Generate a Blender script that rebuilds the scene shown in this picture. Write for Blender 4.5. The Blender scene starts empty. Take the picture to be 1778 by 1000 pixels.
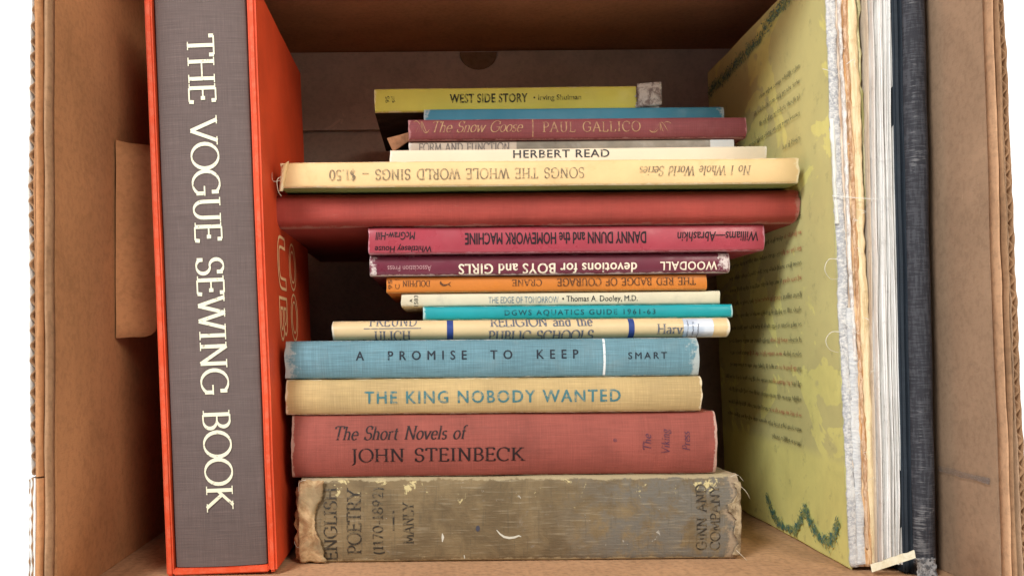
import bpy, bmesh, math, random
from mathutils import Vector, Matrix, noise
R = math.radians
random.seed(7)
sc = bpy.context.scene
COL = sc.collection

# ------------------------------------------------------------------ camera, world, lamps, exposure
F = 1564.0; VX, VY = 760.0, 600.0; ROLL = 0.0095
cam = bpy.data.cameras.new('camera'); co = bpy.data.objects.new('camera', cam); COL.objects.link(co)
cam.sensor_width = 36; cam.lens = 36*F/1778.0
cam.shift_x = (889-VX)/1778.0; cam.shift_y = (VY-500)/1778.0
cam.clip_start = 0.01; cam.clip_end = 50
co.matrix_world = Matrix.Rotation(R(90), 4, 'X') @ Matrix.Rotation(-ROLL, 4, 'Z')
sc.camera = co
w = bpy.data.worlds.new('World'); sc.world = w; w.use_nodes = True
w.node_tree.nodes['Background'].inputs[0].default_value = (0.93, 0.96, 1.0, 1)
w.node_tree.nodes['Background'].inputs[1].default_value = 0.25
def lamp(name, loc, target, size, power, col):
    l = bpy.data.lights.new(name, 'AREA'); l.shape = 'DISK'; l.size = size; l.energy = power; l.color = col
    o = bpy.data.objects.new(name, l); COL.objects.link(o); o.location = loc
    o.rotation_euler = (Vector(target)-Vector(loc)).to_track_quat('-Z', 'Y').to_euler()
lamp('ceiling_lamp_left', (-0.66, -0.62, 0.88), (0.0, 0.5, 0.0), 0.4, 23.5, (0.95, 0.98, 1.0))
lamp('ceiling_lamp_right', (0.72, -0.85, 0.74), (0.0, 0.5, 0.0), 0.7, 15, (1.0, 0.90, 0.78))
lamp('added_backdrop_lamp', (0.0, 0.95, 1.7), (0.0, 1.6, 0.0), 1.2, 60, (1.0, 1.0, 1.0))  # unseen lamp, added only to bring the backdrop up to white
sc.view_settings.view_transform = 'Standard'; sc.view_settings.look = 'None'
sc.view_settings.exposure = 0.0; sc.view_settings.gamma = 1.0

# ------------------------------------------------------------------ helpers
def U(px, py):                      # undo the camera roll: photograph position -> level position
    ox, oy = px-VX, py-VY; c, s = math.cos(ROLL), math.sin(ROLL)
    return VX+ox*c-oy*s, VY+ox*s+oy*c
def P(px, py, Y):                   # place (metres) that lies at a photograph position at depth Y (cm)
    x, y = U(px, py); return Vector(((x-VX)/F*Y/100, Y/100, -(y-VY)/F*Y/100))
CM = 0.01
def nz(x, y, z): return noise.noise(Vector((x, y, z)))

def thing(name, label, cat, loc=(0, 0, 0), rot=(0, 0, 0), group=None):
    o = bpy.data.objects.new(name, None); COL.objects.link(o); o.empty_display_size = 0.02
    o.location = loc; o.rotation_euler = rot; o['label'] = label; o['category'] = cat
    if group: o['group'] = group
    return o
def obj(name, bm, m, parent=None, smooth=False, label=None, keep=False):
    me = bpy.data.meshes.new(name); 
    if not keep: bmesh.ops.recalc_face_normals(bm, faces=bm.faces[:])
    bm.to_mesh(me); bm.free()
    o = bpy.data.objects.new(name, me); COL.objects.link(o)
    if m: me.materials.append(m)
    if parent: o.parent = parent
    if smooth:
        for p in me.polygons: p.use_smooth = True
        try: me.set_sharp_from_angle(angle=R(40))
        except Exception: pass
    if label: o['label'] = label
    return o
def pyobj(name, verts, faces, m, parent=None, smooth=False, label=None):
    me = bpy.data.meshes.new(name); me.from_pydata([tuple(v) for v in verts], [], faces); me.update()
    o = bpy.data.objects.new(name, me); COL.objects.link(o); me.materials.append(m)
    if parent: o.parent = parent
    if smooth:
        for p in me.polygons: p.use_smooth = True
    if label: o['label'] = label
    return o
def box(bm, a, b, bev=0.0):
    v = [bm.verts.new((x, y, z)) for x in (a[0], b[0]) for y in (a[1], b[1]) for z in (a[2], b[2])]
    fs = [(0,1,3,2),(4,6,7,5),(0,4,5,1),(2,3,7,6),(0,2,6,4),(1,5,7,3)]
    nf = [bm.faces.new([v[i] for i in f]) for f in fs]
    if bev > 0:
        es = list({e for f in nf for e in f.edges})
        bmesh.ops.bevel(bm, geom=es, offset=bev, segments=2, affect='EDGES', profile=0.6)
    return bm
def rough_box(a, b, step=0.01, amp=0.0003, bev=0.0006, seed=0, freq=25):
    """box with subdivided faces whose surface wavers slightly"""
    bm = bmesh.new(); box(bm, a, b)
    for ax in range(3):
        n = int((b[ax]-a[ax])/step)
        for k in range(1, min(n, 40)):
            pos = a[ax]+(b[ax]-a[ax])*k/min(n, 40)
            co_ = [0, 0, 0]; co_[ax] = pos; no = [0, 0, 0]; no[ax] = 1
            bmesh.ops.bisect_plane(bm, geom=bm.verts[:]+bm.edges[:]+bm.faces[:], plane_co=co_, plane_no=no, dist=1e-7)
    if bev > 0:
        es = [e for e in bm.edges if len(e.link_faces) == 2 and e.calc_face_angle(0) > 0.7]
        bmesh.ops.bevel(bm, geom=es, offset=bev, segments=2, affect='EDGES')
    for v in bm.verts:
        p = v.co*freq
        v.co += Vector((nz(p.x, p.y, p.z+seed), nz(p.x+9, p.y+seed, p.z), nz(p.x, p.y+5, p.z+seed*2)))*amp
    return bm
def prism(prof, x0, x1, nx=40, amp=0.0, seed=0, endround=0.0):
    """closed outline of (y,z) swept along x"""
    bm = bmesh.new(); rows = []
    for i in range(nx+1):
        t = i/nx; x = x0+(x1-x0)*t; r = []
        for j, (y, z) in enumerate(prof):
            n1 = nz(x*22+seed, z*40, seed*3.1)*amp; n2 = nz(x*30, z*40+seed, 7.7)*amp*0.7
            dx = 0.0
            if i in (0, nx): dx = nz(z*260, seed+i, 1.3)*amp*2.2
            e = min(t, 1-t)*abs(x1-x0)
            ey = endround*max(0, 1-e/0.004)**2 if e < 0.004 else 0
            r.append(bm.verts.new((x+dx, y+n1+ey, z+n2)))
        rows.append(r)
    m = len(prof)
    for i in range(nx):
        for j in range(m):
            k = (j+1) % m
            bm.faces.new((rows[i][j], rows[i+1][j], rows[i+1][k], rows[i][k]))
    bm.faces.new(rows[0]); bm.faces.new(list(reversed(rows[-1])))
    return bm
def tube(pts, rad, seg=6, taper=False):
    bm = bmesh.new(); rings = []
    n = len(pts)
    for i, p in enumerate(pts):
        p = Vector(p); a = Vector(pts[max(i-1, 0)]); b = Vector(pts[min(i+1, n-1)])
        d = (b-a).normalized(); s = d.orthogonal().normalized(); t = d.cross(s)
        r = rad*(1-0.7*i/n if taper else 1)
        rings.append([bm.verts.new(p+s*math.cos(k*2*math.pi/seg)*r+t*math.sin(k*2*math.pi/seg)*r) for k in range(seg)])
    for i in range(n-1):
        for k in range(seg):
            bm.faces.new((rings[i][k], rings[i][(k+1) % seg], rings[i+1][(k+1) % seg], rings[i+1][k]))
    bm.faces.new(rings[0]); bm.faces.new(rings[-1])
    return bm

# ------------------------------------------------------------------ materials
class NT:
    def __init__(s, name, rough=0.8, spec=0.3):
        s.m = bpy.data.materials.new(name); s.m.use_nodes = True; s.t = s.m.node_tree
        s.b = s.t.nodes['Principled BSDF']; s.b.inputs['Roughness'].default_value = rough
        s.b.inputs['Specular IOR Level'].default_value = spec
        s.tc = s.t.nodes.new('ShaderNodeTexCoord').outputs['Object']
    def n(s, typ, **k):
        nd = s.t.nodes.new(typ)
        for a, b in k.items(): setattr(nd, a, b)
        return nd
    def lk(s, a, b): s.t.links.new(a, b)
    def noise(s, scale=(1, 1, 1), sc=1.0, detail=3, rough=0.55, dist=0.0, off=(0, 0, 0), vec=None):
        mp = s.n('ShaderNodeMapping'); mp.inputs['Scale'].default_value = scale; mp.inputs['Location'].default_value = off
        s.lk(vec or s.tc, mp.inputs[0])
        t = s.n('ShaderNodeTexNoise'); t.inputs['Scale'].default_value = sc; t.inputs['Detail'].default_value = detail
        t.inputs['Roughness'].default_value = rough; t.inputs['Distortion'].default_value = dist
        s.lk(mp.outputs[0], t.inputs['Vector']); return t.outputs['Fac']
    def math(s, op, a, b=None, c=None, clamp=False):
        nd = s.n('ShaderNodeMath', operation=op); nd.use_clamp = clamp
        for i, v in enumerate((a, b, c)):
            if v is None: continue
            if isinstance(v, (int, float)): nd.inputs[i].default_value = v
            else: s.lk(v, nd.inputs[i])
        return nd.outputs[0]
    def rng(s, v, a, b, c=0.0, d=1.0, smooth=True):
        nd = s.n('ShaderNodeMapRange'); nd.interpolation_type = 'SMOOTHSTEP' if smooth else 'LINEAR'
        for i, q in enumerate((a, b, c, d)): nd.inputs[i+1].default_value = q
        s.lk(v, nd.inputs[0]); return nd.outputs[0]
    def mix(s, f, a, b, blend='MIX'):
        nd = s.n('ShaderNodeMix', data_type='RGBA', blend_type=blend)
        if isinstance(f, (int, float)): nd.inputs[0].default_value = f
        else: s.lk(f, nd.inputs[0])
        for i, v in ((6, a), (7, b)):
            if isinstance(v, tuple): nd.inputs[i].default_value = (*v[:3], 1)
            else: s.lk(v, nd.inputs[i])
        return nd.outputs[2]
    def bump(s, h, strength=0.3, dist=0.0005):
        nd = s.n('ShaderNodeBump'); nd.inputs['Strength'].default_value = strength; nd.inputs['Distance'].default_value = dist
        s.lk(h, nd.inputs['Height']); s.lk(nd.outputs[0], s.b.inputs['Normal'])
    def col(s, c):
        if isinstance(c, tuple): s.b.inputs['Base Color'].default_value = (*c[:3], 1)
        else: s.lk(c, s.b.inputs['Base Color'])
        return s.m
    def xyz(s):
        nd = s.n('ShaderNodeSeparateXYZ'); s.lk(s.tc, nd.inputs[0]); return nd.outputs

def srgb(r, g, b):
    f = lambda c: (c/255/12.92) if c/255 <= 0.04045 else ((c/255+0.055)/1.055)**2.4
    return (f(r), f(g), f(b))
def mul(c, k): return tuple(min(1, x*k) for x in c)

def book_mat(name, c, L=0.2, H=0.02, cloth=0.0, rough=0.75, dirt=(0.25, 0.2, 0.14), dirtamt=0.25, wear=None, wearw=0.0008,
             wearx=0.002, scratch=0.0, spec=0.3, var=0.12, seed=0.0, axis='xz', stains=None):
    """printed or cloth binding; L,H are the spine's length and height for rubbed edges"""
    n = NT(name, rough, spec)
    big = n.noise((1, 1, 1), 28, 4, 0.6, 0.3, (seed, seed, 0))
    fine = n.noise((1, 1, 1), 900, 2, 0.6, 0, (0, seed, 0))
    base = n.mix(n.rng(big, 0.25, 0.75), mul(c, 1-var), mul(c, 1+var))
    base = n.mix(n.math('MULTIPLY', n.rng(n.noise((1, 1, 1), 70, 5, 0.7, 0.5, (0, 0, seed+3)), 0.5, 0.8), dirtamt), base, dirt)
    h = fine
    if cloth > 0:
        wv = 1500+((seed*613)%5)*260
        a = n.noise((60, 60, wv), 1, 2, 0.55, 0, (seed, 0, 0)); b = n.noise((wv*1.15, 60, 60), 1, 2, 0.55, 0, (0, seed, 0))
        if axis == 'xz': pass
        st = n.math('ADD', n.math('MULTIPLY', a, 0.55), n.math('MULTIPLY', b, 0.45))
        base = n.mix(n.math('MULTIPLY', n.rng(st, 0.5, 0.66), cloth), base, mul(c, 1.75))
        base = n.mix(n.math('MULTIPLY', n.rng(st, 0.5, 0.34), cloth), base, mul(c, 0.42))
        h = n.math('ADD', st, n.math('MULTIPLY', fine, 0.3))
    x, y, z = n.xyz()
    if wear:
        hz = z if axis == 'xz' else x
        hx = x if axis == 'xz' else z
        if axis == 'xz':
            dx = n.math('SUBTRACT', L/2, n.math('ABSOLUTE', hx))
        else:
            dx = n.math('SUBTRACT', L/2, n.math('ABSOLUTE', n.math('SUBTRACT', hx, L/2)))
        dz = n.math('SUBTRACT', H/2, n.math('ABSOLUTE', n.math('SUBTRACT', hz, H/2)))
        ns = n.math('SUBTRACT', n.noise((1, 1, 1), 130, 5, 0.75, 0, (seed, 1, 0)), 0.5)
        mz = n.rng(n.math('ADD', n.math('DIVIDE', dz, wearw), n.math('MULTIPLY', ns, 7)), 1.3, 0.2)
        mx = n.rng(n.math('ADD', n.math('DIVIDE', dx, wearx), n.math('MULTIPLY', ns, 7)), 1.3, 0.2)
        front = n.rng(y, 0.0052, 0.0036)
        base = n.mix(n.math('MULTIPLY', n.math('MULTIPLY', n.math('MAXIMUM', mz, mx), 0.85), front), base, wear)
    if scratch > 0:
        sfield = n.noise((60, 60, 700), 1, 3, 0.7, 0.8, (seed, 2, 0))
        base = n.mix(n.math('MULTIPLY', n.rng(sfield, 0.66, 0.74), scratch), base, wear or (0.6, 0.55, 0.45))
    n.bump(h, 0.55 if cloth > 0 else 0.12, 0.0004 if cloth > 0 else 0.0002)
    if not cloth:
        rr = n.rng(n.noise((1, 1, 1), 60, 4, 0.6), 0.3, 0.7, max(0.15, rough-0.15), min(1, rough+0.15)); n.lk(rr, n.b.inputs['Roughness'])
    return n.col(base)

def ink(name, c, under=None, fade=0.3, sc=420, rough=0.6):
    n = NT(name, rough, 0.3)
    if under is None: return n.col(c)
    f = n.rng(n.noise((1, 1, 1), sc, 3, 0.7), 0.62-fade*0.45, 0.72-fade*0.2)
    return n.col(n.mix(f, c, tuple(0.35*a+0.65*b for a, b in zip(c, under))))

def pages_mat(name, c=(0.62, 0.52, 0.36), axis=2, pitch=0.00035, dark=0.55):
    n = NT(name, 0.9, 0.1)
    s = [40, 40, 40]; s[axis] = 1/pitch
    a = n.noise(tuple(s), 1, 2, 0.5)
    big = n.noise((1, 1, 1), 30, 4)
    base = n.mix(n.rng(a, 0.35, 0.65), mul(c, dark), c)
    base = n.mix(n.math('MULTIPLY', n.rng(big, 0.45, 0.8), 0.35), base, mul(c, 0.6))
    n.bump(a, 0.6, 0.0006)
    return n.col(base)
PAGES = pages_mat('page_edges_cream')

def kraft(name, c=(0.45, 0.215, 0.095), flute_axis=None, marks=0.3):
    n = NT(name, 0.85, 0.15)
    b = n.noise((1, 1, 1), 14, 4, 0.6, 0.4); m = n.noise((1, 1, 1), 330, 4, 0.6, 0.1); f = n.noise((300, 300, 1400), 1, 3, 0.6)
    base = n.mix(n.rng(b, 0.3, 0.7), mul(c, 0.84), mul(c, 1.14))
    base = n.mix(n.math('MULTIPLY', n.rng(m, 0.35, 0.62), marks), mul(c, 0.66) if False else base, mul(c, 1.35))
    base = n.mix(n.math('MULTIPLY', n.rng(m, 0.52, 0.34), marks), base, mul(c, 0.6))
    base = n.mix(n.math('MULTIPLY', n.rng(f, 0.55, 0.75), 0.25), base, mul(c, 0.55))
    # pale handling scratches and darker rubbed patches
    scr = n.noise((25, 260, 60), 1, 4, 0.75, 1.2, (3, 1, 2)); rub = n.noise((1, 1, 1), 33, 6, 0.75, 1.0, (9, 2, 5))
    base = n.mix(n.math('MULTIPLY', n.rng(scr, 0.66, 0.71), 0.35), base, mul(c, 1.6))
    base = n.mix(n.math('MULTIPLY', n.rng(rub, 0.55, 0.68), 0.35), base, mul(c, 0.62))
    base = n.mix(n.math('MULTIPLY', n.rng(rub, 0.42, 0.30), 0.3), base, mul(c, 1.35))
    h = n.math('ADD', m, n.math('MULTIPLY', f, 0.5))
    if flute_axis is not None:
        x = n.xyz()[flute_axis]
        wv = n.math('SINE', n.math('MULTIPLY', x, 2*math.pi/0.0068))
        h = n.math('ADD', h, n.math('MULTIPLY', wv, 0.35))
        base = n.mix(n.rng(wv, 0.7, 1.0, 0, 0.10), base, mul(c, 0.55))
    n.bump(h, 0.35, 0.0006)
    return n.col(base)

# ------------------------------------------------------------------ serif pen alphabet (own skeleton letters drawn with a broad nib)
G = {
'A': (.74, "L.02,0,.37,1;L.37,1,.72,0;L.15,.36,.58,.36;S.02,0;S.72,0"),
'B': (.62, "L.12,0,.12,1;L.12,1,.3,1;A.3,.76,.22,.24,-90,90;L.12,.52,.32,.52;A.3,.26,.27,.26,-90,90;L.12,0,.3,0;s.12,0;s.12,1"),
'C': (.76, "A.42,.5,.4,.51,48,312;L.7,.7,.7,.96"),
'D': (.8, "L.12,0,.12,1;L.12,1,.3,1;A.3,.5,.44,.5,-90,90;L.12,0,.3,0;s.12,0;s.12,1"),
'E': (.6, "L.12,0,.12,1;L.12,1,.53,1;L.12,.52,.45,.52;L.12,0,.56,0;L.53,1,.53,.84;L.56,0,.58,.17;L.45,.6,.45,.44;s.12,0;s.12,1"),
'F': (.56, "L.12,0,.12,1;L.12,1,.53,1;L.12,.52,.45,.52;L.53,1,.53,.84;L.45,.6,.45,.44;S.12,0;s.12,1"),
'G': (.82, "A.42,.5,.4,.51,48,322;L.74,.42,.74,.12;L.5,.43,.82,.43;L.7,.7,.7,.96"),
'H': (.82, "L.13,0,.13,1;L.69,0,.69,1;L.13,.52,.69,.52;S.13,0;S.13,1;S.69,0;S.69,1"),
'I': (.32, "L.16,0,.16,1;S.16,0;S.16,1"),
'J': (.36, "L.2,1,.2,0;A.02,0,.18,.24,-90,0;S.2,1"),
'K': (.74, "L.13,0,.13,1;L.13,.42,.62,1;L.28,.58,.7,0;S.13,0;S.13,1;S.62,1;S.7,0"),
'L': (.58, "L.12,0,.12,1;L.12,0,.54,0;L.54,0,.57,.2;S.12,1;s.12,0"),
'M': (.92, "L.1,0,.14,1;L.14,1,.46,.12;L.46,.12,.79,1;L.79,1,.83,0;S.1,0;S.83,0;s.14,1"),
'N': (.84, "L.14,0,.14,1;L.14,1,.7,0;L.7,0,.7,1;S.14,0;S.7,1;s.14,1"),
'O': (.84, "A.42,.5,.4,.51,0,360"),
'P': (.58, "L.12,0,.12,1;L.12,1,.3,1;A.3,.73,.25,.27,-90,90;L.12,.46,.3,.46;S.12,0;s.12,1"),
'Q': (.84, "A.42,.5,.4,.51,0,360;L.5,.1,.82,-.2"),
'R': (.68, "L.12,0,.12,1;L.12,1,.3,1;A.3,.74,.23,.26,-90,90;L.12,.48,.32,.48;L.32,.48,.66,0;S.12,0;s.12,1;S.66,0"),
'S': (.56, "A.28,.75,.22,.26,35,270;A.28,.25,.24,.26,-145,90;L.47,.76,.47,.98;L.07,.24,.07,.02"),
'T': (.68, "L.34,0,.34,1;L.03,1,.65,1;L.03,1,.03,.82;L.65,1,.65,.82;S.34,0"),
'U': (.78, "L.14,1,.14,.33;A.4,.33,.26,.34,180,360;L.66,.33,.66,1;S.14,1;S.66,1"),
'V': (.74, "L.03,1,.38,0;L.38,0,.72,1;S.03,1;S.72,1"),
'W': (1.06, "L.03,1,.3,0;L.3,0,.54,1;L.54,1,.8,0;L.8,0,1.04,1;S.03,1;S.54,1;S1.04,1"),
'X': (.7, "L.05,1,.65,0;L.05,0,.65,1;S.05,1;S.65,0;S.05,0;S.65,1"),
'Y': (.7, "L.03,1,.35,.48;L.35,.48,.67,1;L.35,.48,.35,0;S.03,1;S.67,1;S.35,0"),
'Z': (.62, "L.06,1,.58,1;L.58,1,.04,0;L.04,0,.6,0;L.06,1,.06,.84;L.6,0,.6,.18"),
'a': (.48, "A.24,.42,.16,.2,0,150;L.4,.42,.4,.06;L.4,.06,.47,.02;A.22,.17,.17,.17,60,330"),
'b': (.52, "L.1,1,.1,.05;A.27,.31,.2,.31,-150,150;s.1,1"),
'c': (.44, "A.26,.31,.2,.31,45,315"),
'd': (.54, "L.43,1,.43,0;A.26,.31,.2,.31,35,325;s.43,1;s.5,0"),
'e': (.46, "A.25,.31,.2,.31,0,320;L.06,.33,.45,.33"),
'f': (.34, "L.16,0,.16,.8;A.3,.8,.14,.2,60,180;L.04,.6,.32,.6;S.16,0"),
'g': (.48, "A.22,.4,.16,.21,0,360;A.22,-.08,.2,.15,0,360;L.15,.2,.15,.06;L.36,.56,.46,.6"),
'h': (.56, "L.11,0,.11,1;A.27,.4,.16,.21,0,170;L.43,.4,.43,0;S.11,0;S.43,0;s.11,1"),
'i': (.26, "L.13,0,.13,.6;S.13,0;s.13,.6;L.13,.82,.13,.9"),
'j': (.26, "L.15,.6,.15,-.1;A.05,-.1,.1,.14,-90,0;L.15,.82,.15,.9"),
'k': (.52, "L.11,0,.11,1;L.11,.26,.42,.6;L.22,.36,.48,0;S.11,0;s.11,1;S.48,0"),
'l': (.26, "L.13,0,.13,1;S.13,0;s.13,1"),
'm': (.84, "L.11,0,.11,.6;A.26,.4,.15,.2,0,170;L.41,.4,.41,0;A.56,.4,.15,.2,0,170;L.71,.4,.71,0;S.11,0;S.41,0;S.71,0"),
'n': (.56, "L.11,0,.11,.6;A.27,.4,.16,.21,0,170;L.43,.4,.43,0;S.11,0;S.43,0;s.11,.6"),
'o': (.5, "A.25,.31,.21,.31,0,360"),
'p': (.54, "L.11,-.28,.11,.6;A.28,.31,.2,.31,-150,150;S.11,-.28;s.11,.6"),
'q': (.54, "L.43,-.28,.43,.6;A.26,.31,.2,.31,35,325;S.43,-.28"),
'r': (.38, "L.11,0,.11,.6;A.25,.4,.14,.2,50,170;S.11,0;s.11,.6"),
's': (.38, "A.19,.46,.13,.15,30,270;A.19,.155,.15,.155,-150,90"),
't': (.34, "L.15,.82,.15,.15;A.27,.15,.12,.15,180,300;L.03,.6,.3,.6"),
'u': (.56, "L.11,.6,.11,.2;A.27,.2,.16,.2,180,350;L.43,.6,.43,0;s.11,.6;s.43,.6"),
'v': (.5, "L.04,.6,.25,0;L.25,0,.46,.6;S.04,.6;S.46,.6"),
'w': (.72, "L.04,.6,.2,0;L.2,0,.36,.6;L.36,.6,.52,0;L.52,0,.68,.6;S.04,.6;S.68,.6"),
'x': (.48, "L.04,.6,.44,0;L.04,0,.44,.6"),
'y': (.5, "L.04,.6,.26,0;L.46,.6,.16,-.28;S.04,.6;S.46,.6"),
'z': (.44, "L.05,.6,.4,.6;L.4,.6,.04,0;L.04,0,.42,0"),
'0': (.56, "A.28,.5,.24,.5,0,360"),
'1': (.36, "L.18,0,.18,1;L.04,.86,.18,1;S.18,0"),
'2': (.54, "A.26,.74,.2,.26,-30,160;L.43,.61,.06,0;L.06,0,.5,0"),
'3': (.52, "A.24,.76,.18,.24,-90,150;A.24,.26,.22,.27,-150,90"),
'4': (.56, "L.42,0,.42,1;L.42,1,.04,.3;L.04,.3,.54,.3"),
'5': (.52, "L.1,1,.44,1;L.1,1,.08,.56;A.24,.3,.22,.3,-150,120"),
'6': (.54, "A.28,.3,.2,.3,0,360;L.08,.32,.4,1"),
'7': (.5, "L.06,1,.46,1;L.46,1,.16,0"),
'8': (.54, "A.27,.76,.17,.24,0,360;A.27,.26,.21,.26,0,360"),
'9': (.54, "A.26,.7,.2,.3,0,360;L.46,.68,.14,0"),
'(': (.3, "A.32,.4,.22,.65,120,240"), ')': (.3, "A-.02,.4,.22,.65,-60,60"),
'-': (.36, "L.05,.34,.31,.34"), '_': (.7, "L.03,.38,.67,.38"), '.': (.2, "L.1,0,.1,.09"), '$': (.56, "A.28,.75,.2,.22,35,270;A.28,.28,.22,.24,-145,90;L.28,-.1,.28,1.1"),
'|': (.3, "L.15,-.25,.15,1.15"), '/': (.4, "L.05,0,.35,1"), ',': (.2, "L.1,.08,.05,-.12"),
}
def pen_text(s, thick=.13, thin=.05, nib=14, track=.08, shear=0.0, serif=.085):
    """returns verts (u,v), faces; cap height 1"""
    V, Fc = [], []; ox = 0.0; layer = [0]
    def ribbon(pts, force=None):
        n = len(pts)
        if n < 2: return
        base = len(V); lz = layer[0]; layer[0] += 1
        for i, (x, y) in enumerate(pts):
            ax, ay = pts[max(i-1, 0)]; bx, by = pts[min(i+1, n-1)]
            dx, dy = bx-ax, by-ay; l = math.hypot(dx, dy) or 1; dx /= l; dy /= l
            ang = math.atan2(dy, dx)
            wd = force or (thin+(thick-thin)*abs(math.sin(ang-R(nib))))
            V.append((ox+x-dy*wd/2, y+dx*wd/2, lz)); V.append((ox+x+dy*wd/2, y-dx*wd/2, lz))
        for i in range(n-1):
            a = base+2*i; Fc.append((a, a+1, a+3, a+2))
    for ch in s:
        if ch == ' ': ox += .42+track; continue
        if ch not in G: ch = '.'
        wdt, d = G[ch]
        for st in d.split(';'):
            k = st[0]; v = [float(q) for q in st[1:].split(',')]
            if k == 'L': ribbon([(v[0], v[1]), (v[2], v[3])])
            elif k == 'A':
                m = max(6, int(abs(v[5]-v[4])/15))
                ribbon([(v[0]+v[2]*math.cos(R(v[4]+(v[5]-v[4])*i/m)), v[1]+v[3]*math.sin(R(v[4]+(v[5]-v[4])*i/m))) for i in range(m+1)])
            elif serif > 0:
                lft = serif; rgt = serif if k == 'S' else 0.0
                yy = v[1]; sg = 1 if (yy < .3 and yy >= 0 or yy < -.1) else -1
                ribbon([(v[0]-lft-thick*.5, yy+sg*thin*.4), (v[0]+rgt+thick*.5*(1 if k == 'S' else 0), yy+sg*thin*.4)], thin*.8)
        ox += wdt+track
    V = [(x+y*shear, y, l) for x, y, l in V]
    return V, Fc, ox-track
_fc = {}
def sans_text(s, bold=0.0, track=1.0, shear=0.0):
    cu = bpy.data.curves.new('t', 'FONT'); cu.body = s; cu.size = 1; cu.space_character = track; cu.resolution_u = 3; cu.shear = shear
    o = bpy.data.objects.new('t', cu); COL.objects.link(o)
    me = bpy.data.meshes.new_from_object(o)
    V = [(v.co.x, v.co.y, 0) for v in me.vertices]; Fc = [tuple(p.vertices) for p in me.polygons]
    bpy.data.objects.remove(o); bpy.data.meshes.remove(me); bpy.data.curves.remove(cu)
    if bold > 0:
        V0, F0 = V, Fc; V, Fc = [], []
        for q, (a, b) in enumerate(((-1, 0), (1, 0), (0, .6), (0, -.6), (0, 0))):
            k = len(V); V += [(x+a*bold, y+b*bold, q) for x, y, _ in V0]; Fc += [tuple(i+k for i in f) for f in F0]
    return V, Fc, 0
def text_part(parent, name, s, rect, prof, m, style='sans', turn=0, eps=0.0002, label=None, plane='front', cuts=None, **k):
    """rect = (cx, cz, width, height) in the parent's own frame; turn in degrees; prof(z) gives the spine's y"""
    V, Fc, _ = (pen_text(s, **k) if style == 'pen' else sans_text(s, **k))
    us = [v[0] for v in V]; vs = [v[1] for v in V]; u0, u1, v0, v1 = min(us), max(us), min(vs), max(vs)
    if style == 'pen' and not any(c in s for c in 'gpqyj(),|Q$J'): v0 = min(v0, 0)
    cx, cz, wd, ht = rect
    bm = bmesh.new(); bv = []; c, sn = math.cos(R(turn)), math.sin(R(turn))
    for u, v, l in V:
        a = ((u-u0)/(u1-u0)-.5)*wd; b = ((v-v0)/(v1-v0)-.5)*ht
        bv.append(bm.verts.new((cx+a*c-b*sn, -l*2e-6, cz+a*sn+b*c)))
    for f in Fc:
        try: bm.faces.new([bv[i] for i in f])
        except ValueError: pass
    zs = [v.co.z for v in bm.verts]; lo, hi = min(zs), max(zs)
    if cuts:
        for zc in cuts:
            if lo < zc < hi:
                bmesh.ops.bisect_plane(bm, geom=bm.verts[:]+bm.edges[:]+bm.faces[:], plane_co=(0, 0, zc), plane_no=(0, 0, 1), dist=1e-7)
        for zc, sg in ((cuts[0]+.00008, -1), (cuts[-1]-.00008, 1)):
            bmesh.ops.bisect_plane(bm, geom=bm.verts[:]+bm.edges[:]+bm.faces[:], plane_co=(0, 0, zc), plane_no=(0, 0, sg), dist=1e-7, clear_outer=True)
    for v in bm.verts: v.co.y += prof(v.co.z, v.co.x)-eps
    o = obj(name, bm, m, parent, label=label, keep=True)
    # all faces look towards the camera
    me = o.data
    b2 = bmesh.new(); b2.from_mesh(me)
    for f in b2.faces:
        f.normal_update()
        if f.normal.y > 0: f.normal_flip()
    b2.to_mesh(me); b2.free()
    return o

# ------------------------------------------------------------------ setting: white studio backdrop
n = NT('backdrop_white', 0.9, 0.0); n.col((0.95, 0.95, 0.95))
bmw = bmesh.new()
pf = [(1.7, 2.2), (1.7, 0.0), (1.66, -0.25), (1.5, -0.42), (1.25, -0.5), (-0.4, -0.5)]
vv = [[bmw.verts.new((x, y, z)) for y, z in pf] for x in (-3, 3)]
for i in range(len(pf)-1): bmw.faces.new((vv[0][i], vv[1][i], vv[1][i+1], vv[0][i+1]))
bd = obj('backdrop', bmw, n.m, None, True); bd['kind'] = 'structure'

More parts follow.
